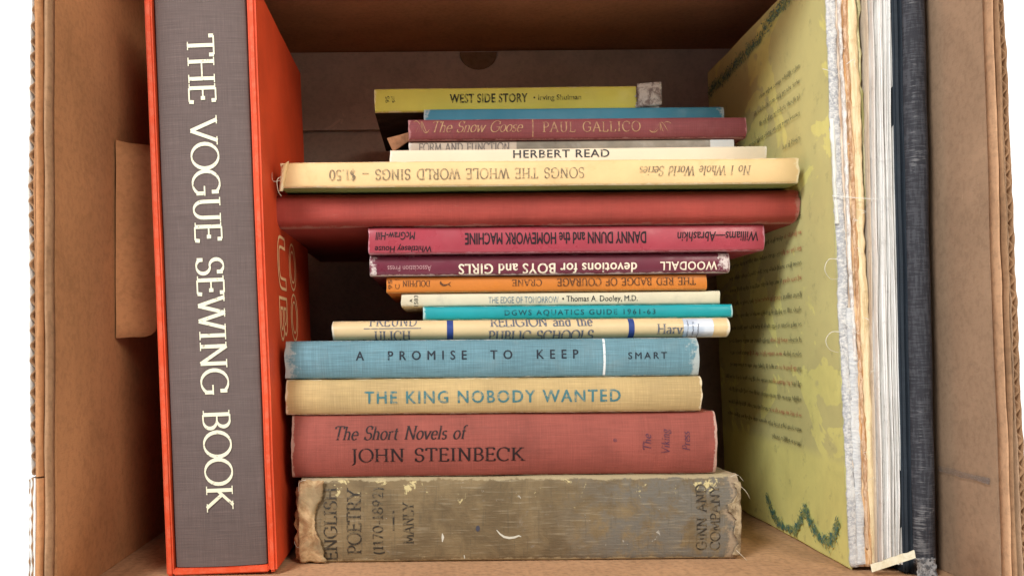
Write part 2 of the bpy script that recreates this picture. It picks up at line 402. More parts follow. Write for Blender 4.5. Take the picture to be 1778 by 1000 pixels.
# ------------------------------------------------------------------ cardboard box
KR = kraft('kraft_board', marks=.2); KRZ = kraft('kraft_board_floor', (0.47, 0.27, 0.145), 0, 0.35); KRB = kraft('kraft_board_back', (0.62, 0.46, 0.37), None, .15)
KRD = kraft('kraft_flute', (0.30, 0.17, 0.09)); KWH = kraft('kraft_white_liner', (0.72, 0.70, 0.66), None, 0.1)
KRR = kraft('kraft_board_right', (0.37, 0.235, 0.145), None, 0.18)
YF, YB = 38.5, 68.0
ZF, ZT = -0.109, 0.2215
bx = thing('cardboard_box', 'open brown corrugated cardboard box holding all the books', 'box', (0.035, 0.38, ZF))
L0 = Vector(bx.location)
def quad_slab(name, c4, thick, m, parent=bx, sub=14, amp=0.0008, seed=1, label=None, bev=0.0):
    """four world corners (a,b,c,d) of one face + thickness vector -> rippled slab"""
    a, b, c, d = [Vector(p) for p in c4]; T = Vector(thick); nrm = (b-a).cross(d-a).normalized()
    V, Fc = [], []; N = sub
    for layer in (0, 1):
        for i in range(N+1):
            for j in range(N+1):
                u, v = i/N, j/N
                p = (a*(1-u)+b*u)*(1-v)+(d*(1-u)+c*u)*v
                p = p+nrm*nz(p.x*9+seed, p.y*9, p.z*9)*amp
                V.append(p+T*layer-L0 if parent is bx else p+T*layer)
    Q = (N+1)*(N+1); ix = lambda l, i, j: l*Q+i*(N+1)+j
    for i in range(N):
        for j in range(N):
            Fc.append((ix(0,i,j), ix(0,i+1,j), ix(0,i+1,j+1), ix(0,i,j+1)))
            Fc.append((ix(1,i,j), ix(1,i,j+1), ix(1,i+1,j+1), ix(1,i+1,j)))
    for i in range(N):
        Fc += [(ix(0,i,0), ix(1,i,0), ix(1,i+1,0), ix(0,i+1,0)), (ix(0,i,N), ix(0,i+1,N), ix(1,i+1,N), ix(1,i,N)),
               (ix(0,0,i), ix(0,0,i+1), ix(1,0,i+1), ix(1,0,i)), (ix(0,N,i), ix(1,N,i), ix(1,N,i+1), ix(0,N,i+1))]
    o = pyobj(name, V, Fc, m, parent, True, label)
    try: o.data.set_sharp_from_angle(angle=R(50))
    except Exception: pass
    return o
XLb = P(97, 1062, YF).x; XLt = P(97, 0, YF).x - 0.0
XRb = P(1738, 1062, YF).x; XRt = P(1704, 0, YF).x
def xl(z): t = (z-ZF)/(P(97, 0, YF).z-ZF); return XLb+(XLt-XLb)*t
def xr(z): t = (z-ZF)/(P(97, 0, YF).z-ZF); return XRb+(XRt-XRb)*t
yf, yb = YF*CM, YB*CM
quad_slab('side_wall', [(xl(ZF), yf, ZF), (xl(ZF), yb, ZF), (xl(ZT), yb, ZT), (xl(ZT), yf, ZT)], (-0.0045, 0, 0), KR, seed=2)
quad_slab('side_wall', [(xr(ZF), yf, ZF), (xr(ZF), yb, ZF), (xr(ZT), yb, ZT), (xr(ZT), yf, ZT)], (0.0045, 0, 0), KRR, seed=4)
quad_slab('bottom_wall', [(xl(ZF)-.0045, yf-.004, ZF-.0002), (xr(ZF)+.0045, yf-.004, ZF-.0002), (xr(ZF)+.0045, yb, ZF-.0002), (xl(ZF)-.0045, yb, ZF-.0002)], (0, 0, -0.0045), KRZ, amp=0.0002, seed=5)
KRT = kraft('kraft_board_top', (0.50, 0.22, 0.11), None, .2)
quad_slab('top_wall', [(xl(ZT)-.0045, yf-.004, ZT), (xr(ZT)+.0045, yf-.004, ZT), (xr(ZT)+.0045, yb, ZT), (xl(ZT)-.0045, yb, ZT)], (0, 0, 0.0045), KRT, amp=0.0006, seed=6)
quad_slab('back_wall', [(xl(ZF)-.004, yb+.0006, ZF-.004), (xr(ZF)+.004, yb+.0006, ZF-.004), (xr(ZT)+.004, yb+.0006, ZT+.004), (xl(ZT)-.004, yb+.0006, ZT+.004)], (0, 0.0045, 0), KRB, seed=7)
# closing flap of the back, with a half-round thumb cut at its edge
def plate(name, outline, y0, y1, m, parent=bx, loc=None, label=None):
    """outline (x,z) in world, between depths y0 and y1"""
    l = loc if loc is not None else L0
    bm = bmesh.new(); a = [bm.verts.new((x-l.x, y0-l.y, z-l.z)) for x, z in outline]; b = [bm.verts.new((x-l.x, y1-l.y, z-l.z)) for x, z in outline]
    bm.faces.new(a); bm.faces.new(list(reversed(b)))
    for i in range(len(a)):
        j = (i+1) % len(a); bm.faces.new((a[i], b[i], b[j], a[j]))
    return obj(name, bm, m, parent, label=label)
ztop = ZT-0.0012
zs = P(600, 226, YB-0.5).z
tc = P(831, 92, YB-0.5); rad = 34/F*YB*CM
out = [(xl(zs)+.0008, zs), (xr(zs)-.0008, zs+.001), (xr(ztop)-.0008, ztop), (tc.x+rad, ztop)]
out += [(tc.x+rad*math.cos(R(-a)), ztop+rad*0.95*math.sin(R(-a))) for a in range(15, 180, 15)]
out += [(tc.x-rad, ztop), (xl(ztop)+.0008, ztop)]
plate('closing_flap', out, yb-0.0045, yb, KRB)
# half-moon tab left inside the thumb cut
out = [(tc.x+(rad-.0009)*math.cos(R(-a)), ztop-.0002+(rad-.0009)*0.95*math.sin(R(-a))) for a in range(0, 181, 15)]
plate('thumb_tab', out, yb-0.003, yb+0.0003, KRD)
# hand-hole flap of the left wall, pushed inwards
hf = []
h0 = P(200, 244, 45.6); h1 = P(202, 587, 45.6)
NU, NV = 10, 14; Vh, Fh = [], []
hz0, hz1 = h1.z, h0.z
for lay in (0, 1):
    for i in range(NU+1):
        u = i/NU
        for j in range(NV+1):
            v = j/NV
            cut = 0.011*(1-math.sqrt(max(0, 1-max(0, (u-0.45)/0.55)**2)))
            lo = hz0+cut+0.0015*math.sin(u*5)*u; hi = hz1-cut*0.5-0.001*math.sin(u*4)
            z = lo+(hi-lo)*v
            x = xl(z)+0.0008+0.0185*u; y = 0.4545+0.013*u-.002*u*u
            x += lay*0.0022*-0.5; y += lay*0.0028
            Vh.append((x-L0.x+nz(z*40, u*2, 3)*.0005, y-L0.y, z-L0.z))
Q = (NU+1)*(NV+1); ix = lambda l, i, j: l*Q+i*(NV+1)+j
for i in range(NU):
    for j in range(NV):
        Fh.append((ix(0,i,j), ix(0,i+1,j), ix(0,i+1,j+1), ix(0,i,j+1))); Fh.append((ix(1,i,j), ix(1,i,j+1), ix(1,i+1,j+1), ix(1,i+1,j)))
for i in range(NU): Fh += [(ix(0,i,0), ix(1,i,0), ix(1,i+1,0), ix(0,i+1,0)), (ix(0,i,NV), ix(0,i+1,NV), ix(1,i+1,NV), ix(1,i,NV))]
for j in range(NV): Fh += [(ix(0,NU,j), ix(1,NU,j), ix(1,NU,j+1), ix(0,NU,j+1))]
pyobj('handhole_flap', Vh, Fh, KR, bx, True)

# folded rims and the corrugated cut edges outside them
def rim(name, f_x, dx0, dx1, z0, z1, y, m, seed, deep=0.0032, bul=0.0022):
    """rounded fold running up the opening between f_x(z)+dx0 and f_x(z)+dx1"""
    V, Fc = [], []; NZ = 60; prof = 9
    for i in range(NZ+1):
        z = z0+(z1-z0)*i/NZ
        for k in range(prof+2):
            if k == prof: x, yy = dx1, y+deep
            elif k == prof+1: x, yy = dx0, y+deep
            else:
                t = k/(prof-1); x = dx0+(dx1-dx0)*t; yy = y-bul*math.sin(math.pi*t)+nz(z*60, seed, k*.4)*.0006
            V.append((f_x(z)+x+nz(z*25, seed+.5, 0)*.0007-L0.x, yy-L0.y, z-L0.z))
    m_ = prof+2
    for i in range(NZ):
        for k in range(m_):
            q = (k+1) % m_; Fc.append((i*m_+k, (i+1)*m_+k, (i+1)*m_+q, i*m_+q))
    return pyobj(name, V, Fc, m, bx, True)
def corr(name, f_x, dx0, dx1, z0, z1, y, seed, mats, deep=0.05, wl=0.0068):
    """corrugated board seen on its cut edge: inner liner, wavy flute, outer liner"""
    root = None
    amp = (abs(dx1-dx0)-.0007)/2; mid = (dx0+dx1)/2
    def ribbon(nm, fx, th, m, par, dy=0.0):
        NZ = int((z1-z0)/0.0007); V, Fc = [], []
        for i in range(NZ+1):
            z = z0+(z1-z0)*i/NZ
            yy = y+dy+nz(z*150, seed+len(nm), 2)*.0009
            xx, sl = fx(z)
            w_ = f_x(z)+nz(z*22, seed, 0)*.0010
            nx_, nz_ = 1/math.hypot(1, sl), -sl/math.hypot(1, sl)
            for s_ in (-.5, .5):
                for q in (0, deep):
                    V.append((w_+xx+nx_*th*s_-L0.x, yy+q-L0.y, z+nz_*th*s_-L0.z))
        for i in range(NZ):
            a, b = i*4, (i+1)*4
            Fc += [(a, b, b+2, a+2), (a, a+1, b+1, b), (a+2, b+2, b+3, a+3), (a+1, a+3, b+3, b+1)]
        return pyobj(nm, V, Fc, m, par, True)
    ph = seed
    ribbon(name+'_liner', lambda z: (dx0, 0), .0007, mats[0], bx)
    ribbon(name+'_flute', lambda z: (mid+amp*math.sin(2*math.pi*z/wl+ph+nz(z*30, seed, 5)*1.5), amp*2*math.pi/wl*math.cos(2*math.pi*z/wl+ph)), .0006, mats[1], bx, .0004)
    ribbon(name+'_liner', lambda z: (dx1, 0), .0006, mats[2], bx, .0006)
s = YF*CM/F     # metres per photo pixel at the opening
zj = P(70, 824, YF).z
# left: inner fold, outer fold, corrugated edge (upper flap), corrugated edge (lower flap)
rim('folded_rim', xl, -.0002, -13*s, ZF, ZT, yf-.0036, kraft('kraft_rim', (0.34, 0.19, 0.10)), 1.3)
rim('folded_rim', lambda z: xl(z)-14.0*s-(0.0015*max(0, (z-0.05)/0.1) if z > .05 else 0)*0.4, 0, -14*s, zj, ZT, yf-.0040, KR, 2.1)
def olx(z):            # how far the outer flap stands off the wall
    t = (z-zj)/(P(70, 0, YF).z-zj)
    return xl(z)-29*s-4*s*math.sin(math.pi*min(1, max(0, t))*0.9)+3*s*max(0, t-.6)
corr('outer_flap', olx, 0, -12*s, zj, ZT, yf-.0015, 3.0, (KR, KRD, KWH))
rim('folded_rim', lambda z: xl(z)-13*s, 0, -14*s, ZF-.01, zj-.0006, yf-.004, KR, 5.1)
corr('lower_flap', lambda z: xl(z)-28*s, 0, -7*s, ZF-.01, zj-.0006, yf-.005, 4.0, (KWH, KRD, KWH), wl=.006)
corr('lower_flap', lambda z: xl(z)-36*s, 0, -7*s, ZF-.01, zj-.0016, yf-.003, 4.7, (KWH, KRD, KWH), wl=.006)
# right
rim('folded_rim', xr, .0003, 9*s, ZF, ZT, yf-.0036, kraft('kraft_rim_light', (0.47, 0.27, 0.15)), 6.1)
rim('folded_rim', lambda z: xr(z)+10*s, 0, 9*s, ZF, ZT, yf-.0036, KRD, 7.1)
def orx(z):
    t = (P(70, 0, YF).z-z)/(P(70, 0, YF).z-P(70, 1000, YF).z)
    return xr(z)+20*s+13*s*max(0, t)
V, Fc = [], []; NZ = 60
for i in range(NZ+1):
    z = ZF+(ZT-ZF)*i/NZ
    for xx, yy in ((xr(z)+.0049+14*s, yf+.0005), (orx(z), yf-.0015), (orx(z), yf+.05), (xr(z)+.0049+14*s, yf+.05)):
        V.append((xx-L0.x+nz(z*30, 8, 0)*.0004, yy-L0.y, z-L0.z))
for i in range(NZ):
    for k in range(4): Fc.append((i*4+k, (i+1)*4+k, (i+1)*4+(k+1) % 4, i*4+(k+1) % 4))
pyobj('outer_flap', V, Fc, KRR, bx, True)
corr('outer_flap', lambda z: orx(z)+.0006, 0, 12*s, ZF-.01, ZT, yf-.0015, 9.0, (KRR, KRD, KRD))
# grey smear on the right wall
n = NT('grey_smear', 0.8, 0.2)
a_ = n.rng(n.noise((30, 60, 300), 1, 3), 0.3, 0.7, 0.35, 0.95); n.col((0.17, 0.155, 0.15)); n.lk(n.math('MULTIPLY', a_, 0.6), n.b.inputs['Alpha'])
sm0 = P(1716, 833, 39).z
V = []
for i in range(9):
    y = 0.388+i*.005
    for d in (-.0016, .0012): V.append((xr(sm0)-.0013-L0.x, y-L0.y, sm0+d+nz(y*80, d*100, 2)*.001-L0.z))
pyobj('pencil_mark', V, [(2*i, 2*i+2, 2*i+3, 2*i+1) for i in range(8)], n.m, bx)

# ------------------------------------------------------------------ books of the flat pile
def spine_profile(H, b, r=0.0012, p=2.2, bowl=0.0):
    def f(z):
        t = min(1, max(0, z/H)); y = -b*(1-abs(2*t-1)**p)
        e = min(z, H-z)
        if e < r: e = max(e, 0); y += r-math.sqrt(max(0, r*r-(r-e)**2))
        return y
    return f
def levels(H, r=0.0012, n=14):
    zs = [H*i/n for i in range(n+1)]
    zs += [r*q for q in (.08, .3, .6)] + [H-r*q for q in (.08, .3, .6)]
    return sorted(set(round(z, 7) for z in zs))
def flat_book(kind, label, xl_, xr_, ztop_, zbot_, Y, depth, m_spine, bulge=0.0, hard=False, m_top=None, m_bot=None, rz=0.0, amp=0.0002, seed=1.0,
              r=0.0012, pages=PAGES, group='books lying in the pile', btop=0.0, bbot=0.0, p=2.2):
    X0 = P(xl_, (ztop_[1]+zbot_[1])/2, Y).x; X1 = P(xr_, (ztop_[1]+zbot_[1])/2, Y).x
    z1, z0 = ztop_[0], zbot_[0]; H = z1-z0-0.0003; L = X1-X0
    o = thing(kind, label, 'book', ((X0+X1)/2, Y*CM, z0+.00015), (0, 0, R(rz)), group)
    prof = spine_profile(H, bulge, r, p); zs = levels(H, r)
    th = 0.0026 if hard else 0.0006
    ol = [(prof(z), z) for z in zs]
    yb_ = 0.005 if hard else 0.0012
    outl = ol+[(yb_, H), (yb_, 0)]
    bm = prism(outl, -L/2, L/2, 60, amp, seed, 0.0004)
    obj('spine', bm, m_spine, o, True)
    D = depth*CM
    ins = 0.003 if hard else 0.0004
    tb = yb_+.0002
    ov = 0.0 if hard else 0.0
    bt = rough_box((-L/2-ov, tb, H-th), (L/2+ov, D, H), 0.012, amp, 0.0007 if hard else 0.0002, seed)
    obj('cover_board' if hard else 'cover', bt, m_top or m_spine, o, True)
    bb = rough_box((-L/2-ov, tb, 0), (L/2+ov, D, th), 0.012, amp, 0.0007 if hard else 0.0002, seed+3)
    obj('cover_board' if hard else 'cover', bb, m_bot or m_spine, o, True)
    bp = rough_box((-L/2+ins, tb+.0004, th+.0001), (L/2-ins, D-ins, H-th-.0001), 0.02, 0.0001, 0, seed+5)
    obj('page_block', bp, pages, o)
    def prof2(z, x=0.0): return prof(z)+nz(x*22+seed, min(H, max(0, z))*40, seed*3.1)*amp
    o_ = dict(o=o, prof=prof2, cuts=zs, Y=Y-bulge*70, X=(X0+X1)/2, z=z0+.00015, H=H, L=L)
    return o_
def lbl(b, name, s, r, m, style='sans', turn=0, **k):
    """r = photograph box (x0,y0,x1,y1) of the lettering"""
    cx, cy = (r[0]+r[2])/2, (r[1]+r[3])/2; p = P(cx, cy, b['Y']); sc_ = b['Y']/F*CM
    wd, ht = (r[2]-r[0])*sc_, (r[3]-r[1])*sc_
    if turn in (90, -90): wd, ht = ht, wd
    return text_part(b['o'], name, s, (p.x-b['X'], p.z-b['z'], wd, ht), b['prof'], m, style, turn, cuts=b['cuts'], **k)
def patch(b, name, r, m, eps=0.00016, ragged=0.0, seed=0, label=None, nseg=72, oval=False):
    """flat print or sticker on a spine over the photograph box r"""
    sc_ = b['Y']/F*CM; p = P((r[0]+r[2])/2, (r[1]+r[3])/2, b['Y']); hw = (r[2]-r[0])*sc_/2
    zz0 = max(0.00005, P(r[0], r[3], b['Y']).z-b['z']); zz1 = min(b['H']-.00005, P(r[0], r[1], b['Y']).z-b['z'])
    zl = [z for z in b['cuts'] if zz0 < z < zz1]; zl = [zz0]+zl+[zz1]
    more = []
    for a, c in zip(zl[:-1], zl[1:]):
        k = max(1, int((c-a)/0.0004)) if (ragged or oval) else 1
        more += [a+(c-a)*i/k for i in range(k)]
    zl = more+[zl[-1]]
    V, Fc = [], []
    for z in zl:
        e0 = nz(z*700, seed, 0)*ragged; e1 = nz(z*700, seed+5, 0)*ragged
        hv = hw*math.sqrt(max(0, 1-(2*(z-zz0)/(zz1-zz0)-1)**2)) if oval else hw
        for q in range(nseg//6+1):
            t = q/(nseg//6); xq = p.x-b['X']-hv+e0+(2*hv+e1-e0)*t; V.append((xq, b['prof'](z, xq)-eps, z))
    m_ = nseg//6+1
    for i in range(len(zl)-1):
        for q in range(m_-1): Fc.append((i*m_+q, i*m_+q+1, (i+1)*m_+q+1, (i+1)*m_+q))
    return pyobj(name, V, Fc, m, b['o'], False, label)

PX = 930
def bz(y, Y): return (P(PX, y, Y).z, y)
b0 = (ZF, 972)
Z = {'se': bz(826, 45.5), 'ks': bz(717, 45.4), 'pk': bz(655, 45.6), 'rp': bz(588, 45.6), 'tr': bz(554, 47.5), 'et': bz(531, 48.6),
     're': bz(507, 48.8), 'wr': bz(477, 48.2), 'dw': bz(439, 47.6), 'rd': bz(392, 47.5), 'sr': bz(323, 45.8), 'hs': bz(278, 45.8), 'fh': bz(257.5, 49.6),
     'sf': bz(243, 51), 'bs': bz(206, 51), 'wb': bz(188, 53.3), 'w': bz(151, 54)}
def LH(x0, x1, top, bot, Y): return dict(L=(x1-x0)*Y/F*CM, H=Z[top][0]-(Z[bot][0] if bot in Z else b0[0]))

def rough_mat0():
    n = NT('worn_buff_cloth', .9, .1); f = n.noise((1, 1, 1), 170, 5, .75, .5); g = n.noise((1, 1, 1), 50, 3)
    b = n.mix(n.rng(f, .35, .62), (0.17, 0.12, 0.07), (0.44, 0.34, 0.21)); b = n.mix(n.rng(g, .5, .62, 0, .8), b, (0.20, .15, .09))
    n.bump(f, .8, .0008); return n.col(b)
# --- worn olive-brown old hardcover at the bottom
n = NT('old_olive_cloth', 0.85, 0.15)
c0 = (0.14, 0.10, 0.055); c1 = (0.235, 0.17, 0.09); cg = (0.165, 0.148, 0.12)
f1 = n.noise((1, 1, 1), 30, 5, 0.65, 0.6); f2 = n.noise((1, 1, 1), 75, 6, 0.75, 0.3, (3, 0, 0)); f3 = n.noise((70, 70, 900), 1, 3, 0.6)
base = n.mix(n.rng(f1, 0.35, 0.65), c0, c1)
x, y, z = n.xyz()
greyz = n.rng(n.math('ADD', x, n.math('MULTIPLY', f1, 0.06)), 0.03, 0.09)
base = n.mix(n.math('MULTIPLY', greyz, n.rng(f2, 0.38, 0.6)), base, cg)
base = n.mix(n.math('MULTIPLY', n.rng(f3, 0.55, 0.7), 0.4), base, (0.36, 0.3, 0.2))
base = n.mix(n.math('MULTIPLY', n.rng(n.noise((900, 70, 70), 1, 3, 0.6), 0.55, 0.7), 0.3), base, (0.08, 0.07, 0.05))
top = n.rng(z, 0.022, 0.041)
spots = n.math('ADD', n.noise((1, 1, 1), 95, 6, 0.72, 0.6, (7, 0, 0)), n.math('MULTIPLY', top, 0.09))
base = n.mix(n.rng(spots, 0.675, 0.72), base, (0.58, 0.48, 0.24))
sp2 = n.noise((1, 1, 1), 210, 4, 0.7, 0.9, (1, 5, 0))
base = n.mix(n.math('MULTIPLY', n.rng(sp2, 0.68, 0.72), 0.8), base, (0.5, 0.47, 0.4))
sp3 = n.noise((1, 1, 1), 55, 6, 0.8, 0.9, (11, 5, 0))
base = n.mix(n.math('MULTIPLY', n.rng(sp3, 0.6, 0.72), 0.4), base, (0.29, 0.27, 0.24))
edge = n.math('ADD', n.math('DIVIDE', n.math('SUBTRACT', 0.0205, n.math('ABSOLUTE', n.math('SUBTRACT', z, 0.0212))), 0.0009), n.math('MULTIPLY', n.math('SUBTRACT', f2, 0.5), 9))
base = n.mix(n.math('MULTIPLY', n.rng(edge, 1.2, 0.2, 0, 0.8), n.rng(y, .012, .004, .25, 1)), base, (0.42, 0.34, 0.2))
ex = n.math('ADD', n.math('DIVIDE', n.math('SUBTRACT', 0.108, n.math('ABSOLUTE', x)), 0.005), n.math('MULTIPLY', n.math('SUBTRACT', f2, 0.5), 8))
base = n.mix(n.rng(ex, 1.2, 0.2, 0, 0.9), base, (0.36, 0.27, 0.18))
n.bump(n.math('ADD', f3, n.math('MULTIPLY', spots, 2)), 0.6, 0.0005); OLD = n.col(base)
oldb = flat_book('hardcover_book', 'stained olive brown old book with torn spine ends at the bottom of the pile', 524, 1281, Z['se'], b0, 45.5, 15.5, OLD, 0.0028, True, amp=0.0006, seed=2.2, r=0.002)
ik = ink('dark_brown_ink', (0.035, 0.028, 0.02), c1, 0.4, 300)
for s_, r_, nm in (('ENGLISH', (562, 846, 586, 974), 'title_lettering'), ('POETRY', (602, 846, 628, 962), 'title_lettering'), ('(1170-1892)', (647, 846, 668, 962), 'title_lettering'),
                   ('MANLY', (699, 870, 719, 944), 'author_lettering'), ('GINN AND', (1208, 840, 1227, 955), 'publisher_lettering'), ('COMPANY', (1232, 840, 1250, 955), 'publisher_lettering')):
    lbl(oldb, nm, s_, r_, ik, 'pen', 90, thick=.14, thin=.07)
patch(oldb, 'printed_rule', (682, 885, 685, 920), ik)
patch(oldb, 'printed_mark', (826, 911, 833, 922), ink('dark_spot', (0.06, 0.06, 0.08)), ragged=0.0002, seed=3, oval=True)
CREAM = ink('bare_white_scrape', (0.62, 0.6, 0.5))
def stroke(b, name, pts, m, w_=.0007):
    V, Fc = [], []
    for i, (px, py) in enumerate(pts):
        p = P(px, py, b['Y']); t = i/(len(pts)-1); h = w_*(.35+math.sin(math.pi*t))
        a = P(*pts[max(0, i-1)], b['Y']); c = P(*pts[min(len(pts)-1, i+1)], b['Y']); d = (c-a).normalized()
        for sg in (-.5, .5):
            x = p.x-b['X']-d.z*h*sg; z = p.z-b['z']+d.x*h*sg; V.append((x, b['prof'](z, x)-.0002, z))
    pyobj(name, V, [(2*i, 2*i+2, 2*i+3, 2*i+1) for i in range(len(pts)-1)], m, b['o'])
stroke(oldb, 'scrape', [(862, 919), (868, 926), (875, 931), (884, 933), (893, 932), (901, 929), (905, 931)], CREAM, .0009)
stroke(oldb, 'scrape', [(768, 925), (769, 932), (768, 940)], CREAM, .0010)
stroke(oldb, 'scrape', [(806, 964), (807, 970)], CREAM, .0014)
def torn(b, name, pts_fn, nu, nv, m, th=0.0005, label=None):
    V, Fc = [], []
    for i in range(nu+1):
        for j in range(nv+1): V.append(pts_fn(i/nu, j/nv))
    for i in range(nu):
        for j in range(nv):
            a = i*(nv+1)+j; Fc.append((a, a+nv+1, a+nv+2, a+1))
    o = pyobj(name, V, Fc, m, b if not isinstance(b, dict) else b['o'], True, label)
    md = o.modifiers.new('thickness', 'SOLIDIFY'); md.thickness = th; md.offset = 0
    return o
n = NT('torn_tan_paper', 0.9, 0.1)
f = n.noise((1, 1, 1), 120, 5, 0.7, 0.6); g = n.noise((1, 1, 1), 40, 3, 0.5, 0, (4, 0, 0))
base = n.mix(n.rng(f, 0.35, 0.65), (0.30, 0.17, 0.08), (0.58, 0.41, 0.22)); base = n.mix(n.rng(g, 0.45, 0.6, 0, 0.8), base, (0.24, 0.18, 0.10))
n.bump(f, 0.8, 0.001); TAN = n.col(base)
Lh = oldb['L']/2; Hh = oldb['H']; pr = oldb['prof']
def tornL(u, v):
    z = Hh*(0.985-0.97*u)
    wd = 0.0125-0.004*math.sin(u*3.1)+0.003*nz(u*2.6, 1, 0)+0.0009*nz(u*19, 5, 0)+(0.006*max(0, u-.5)*(1-u)*4)
    x = -Lh-0.0010+0.0014*nz(u*5, 4, 0)+0.0005*nz(u*30, 4, 0)+wd*v
    y = pr(min(Hh*.97, max(Hh*.03, z)))-0.0008-0.0016*abs(math.sin(u*3.5+v*5))*(0.4+0.6*v)+0.0004*nz(u*12, v*4, 2)
    return (x, y, z+0.0012*nz(v*4, 2, 0))
torn(oldb, 'torn_spine_end', tornL, 40, 10, TAN)
def tornL2(u, v):
    z = Hh*(0.9-0.86*u); x = -Lh-0.0025+0.0075*v+0.002*nz(u*9, 9, 0)-0.001*u
    y = pr(min(Hh*.97, max(Hh*.03, z)))+0.0016-0.0048*v*abs(math.sin(u*4+1))*0.5+0.0004*nz(u*12, v*5, 5)
    return (x, y, z)
torn(oldb, 'torn_spine_end', tornL2, 30, 6, TAN)
TAN2 = rough_mat0()
def tornR(u, v):
    z = Hh*(0.92-0.88*u); wd = 0.0036+0.0030*nz(u*4.3, 3, 3)*1.6+.0012*nz(u*25, 3, 3)
    x = Lh+0.0006+0.0009*nz(u*9, 4, 8)-wd*v
    y = pr(min(Hh*.97, max(Hh*.03, z)))-0.0006-0.0008*abs(math.sin(u*7+v*3))*v+.0003*nz(u*20, v*5, 3)
    return (x, y, z)
torn(oldb, 'torn_spine_end', tornR, 34, 6, TAN2)
THR = ink('pale_thread', (0.62, 0.56, 0.44))
def thread(par, pts, rad=0.00018, m=THR, name='loose_thread'):
    P_ = []
    for i in range(len(pts)-1):
        a = Vector(pts[max(i-1, 0)]); b = Vector(pts[i]); c = Vector(pts[i+1]); d = Vector(pts[min(i+2, len(pts)-1)])
        for k in range(6):
            t = k/6; P_.append(0.5*((2*b)+(c-a)*t+(2*a-5*b+4*c-d)*t*t+(3*b-a-3*c+d)*t**3))
    P_.append(Vector(pts[-1])); obj(name, tube(P_, rad, 5, True), m, par, True)
thread(oldb['o'], [(Lh-.001, -.001, Hh*.9), (Lh+.002, -.003, Hh*.84), (Lh+.004, -.003, Hh*.78), (Lh+.0055, -.002, Hh*.72)])
thread(oldb['o'], [(Lh-.002, -.002, Hh*.12), (Lh+.0005, -.004, Hh*.06), (Lh+.003, -.004, -.0)])
thread(oldb['o'], [(Lh-.004, -.002, Hh*.98), (Lh-.001, -.003, Hh*1.005), (Lh+.002, -.003, Hh*.93)])
thread(oldb['o'], [(-Lh, -.001, Hh*.22), (-Lh-.002, -.003, Hh*.2), (-Lh-.0035, -.003, Hh*.27)])
thread(oldb['o'], [(-Lh+.004, -.002, Hh*.99), (-Lh-.0005, -.003, Hh*.97), (-Lh-.001, -.003, Hh*.86)])

# --- red-brown cloth
c = srgb(142, 74, 63); d = LH(508, 1242, 'ks', 'se', 45.5)
m = book_mat('brick_red_cloth', c, cloth=0.24, wear=(0.5, 0.33, 0.26), wearw=0.0004, wearx=0.0007, seed=1, dirtamt=0.2, dirt=(0.13, 0.06, 0.05), var=0.18, **d)
bk = flat_book('hardcover_book', 'brick red cloth hardcover with black two line title, second from the bottom of the pile', 508, 1242, Z['ks'], Z['se'], 45.7, 14.5, m, 0.0045, True, rz=0.3, seed=3.3, amp=0.0003)
ik = ink('black_brown_ink', (0.02, 0.008, 0.008), c, 0.1)
lbl(bk, 'title_lettering', 'The Short Novels of', (582, 738, 813, 763), ik, 'pen', thick=.13, thin=.05, shear=.22, track=.04, serif=.05)
lbl(bk, 'author_lettering', 'JOHN STEINBECK', (611, 776, 912, 806), ik, 'pen', thick=.13, thin=.05, track=.11)
ik2 = ink('plum_ink', (0.10, 0.03, 0.05), c, 0.3)
lbl(bk, 'publisher_lettering', 'The', (1115, 752, 1130, 780), ik2, 'pen', 90, thick=.15, thin=.06, shear=.2, serif=.03)
lbl(bk, 'publisher_lettering', 'Viking', (1147, 744, 1165, 786), ik2, 'pen', 90, thick=.15, thin=.06, shear=.2, serif=.03)
lbl(bk, 'publisher_lettering', 'Press', (1183, 748, 1197, 781), ik2, 'pen', 90, thick=.15, thin=.06, shear=.2, serif=.03)
patch(bk, 'printed_dot', (1064, 760, 1071, 767), ik2, oval=True)

# --- tan cloth, teal title
c = srgb(180, 153, 105); d = LH(497, 1217, 'pk', 'ks', 45.4)
m = book_mat('tan_cloth', c, cloth=0.22, wear=(0.72, 0.6, 0.4), wearw=0.0004, wearx=0.0008, seed=2, dirtamt=0.25, dirt=(0.36, 0.26, 0.14), var=0.13, **d)
bk = flat_book('hardcover_book', 'tan cloth hardcover with bold teal capital title, above the brick red book', 497, 1217, Z['pk'], Z['ks'], 45.5, 14, m, 0.003, True, seed=4.4, amp=0.0003)
lbl(bk, 'title_lettering', 'THE KING NOBODY WANTED', (633, 677, 1077, 699), ink('teal_ink', (0.055, 0.16, 0.17), c, 0.3), bold=.022, track=1.2)

# --- pale blue cloth
c = srgb(98, 133, 143); d = LH(496, 1211, 'rp', 'pk', 45.6)
m = book_mat('pale_blue_cloth', c, cloth=0.42, wear=(0.42, 0.45, 0.42), wearw=0.0004, wearx=0.004, seed=3, dirtamt=0.3, dirt=(0.22, 0.26, 0.25), var=0.10, **d)
bk = flat_book('hardcover_book', 'pale blue cloth hardcover with widely spaced black title and white upright line', 496, 1211, Z['rp'], Z['pk'], 45.6, 14.2, m, 0.0032, True, rz=-0.2, seed=5.5, amp=0.0003)
ik = ink('navy_black_ink', (0.014, 0.02, 0.03), c, 0.05)
lbl(bk, 'title_lettering', 'A  PROMISE  TO  KEEP', (618, 608, 1004, 624), ik, bold=.02, track=1.95)
lbl(bk, 'author_lettering', 'SMART', (1090, 611, 1157, 623), ik, bold=.015, track=1.45)
patch(bk, 'white_line', (1047, 588, 1051, 651), ink('white_ink', (0.72, 0.74, 0.72), c, 0.2))

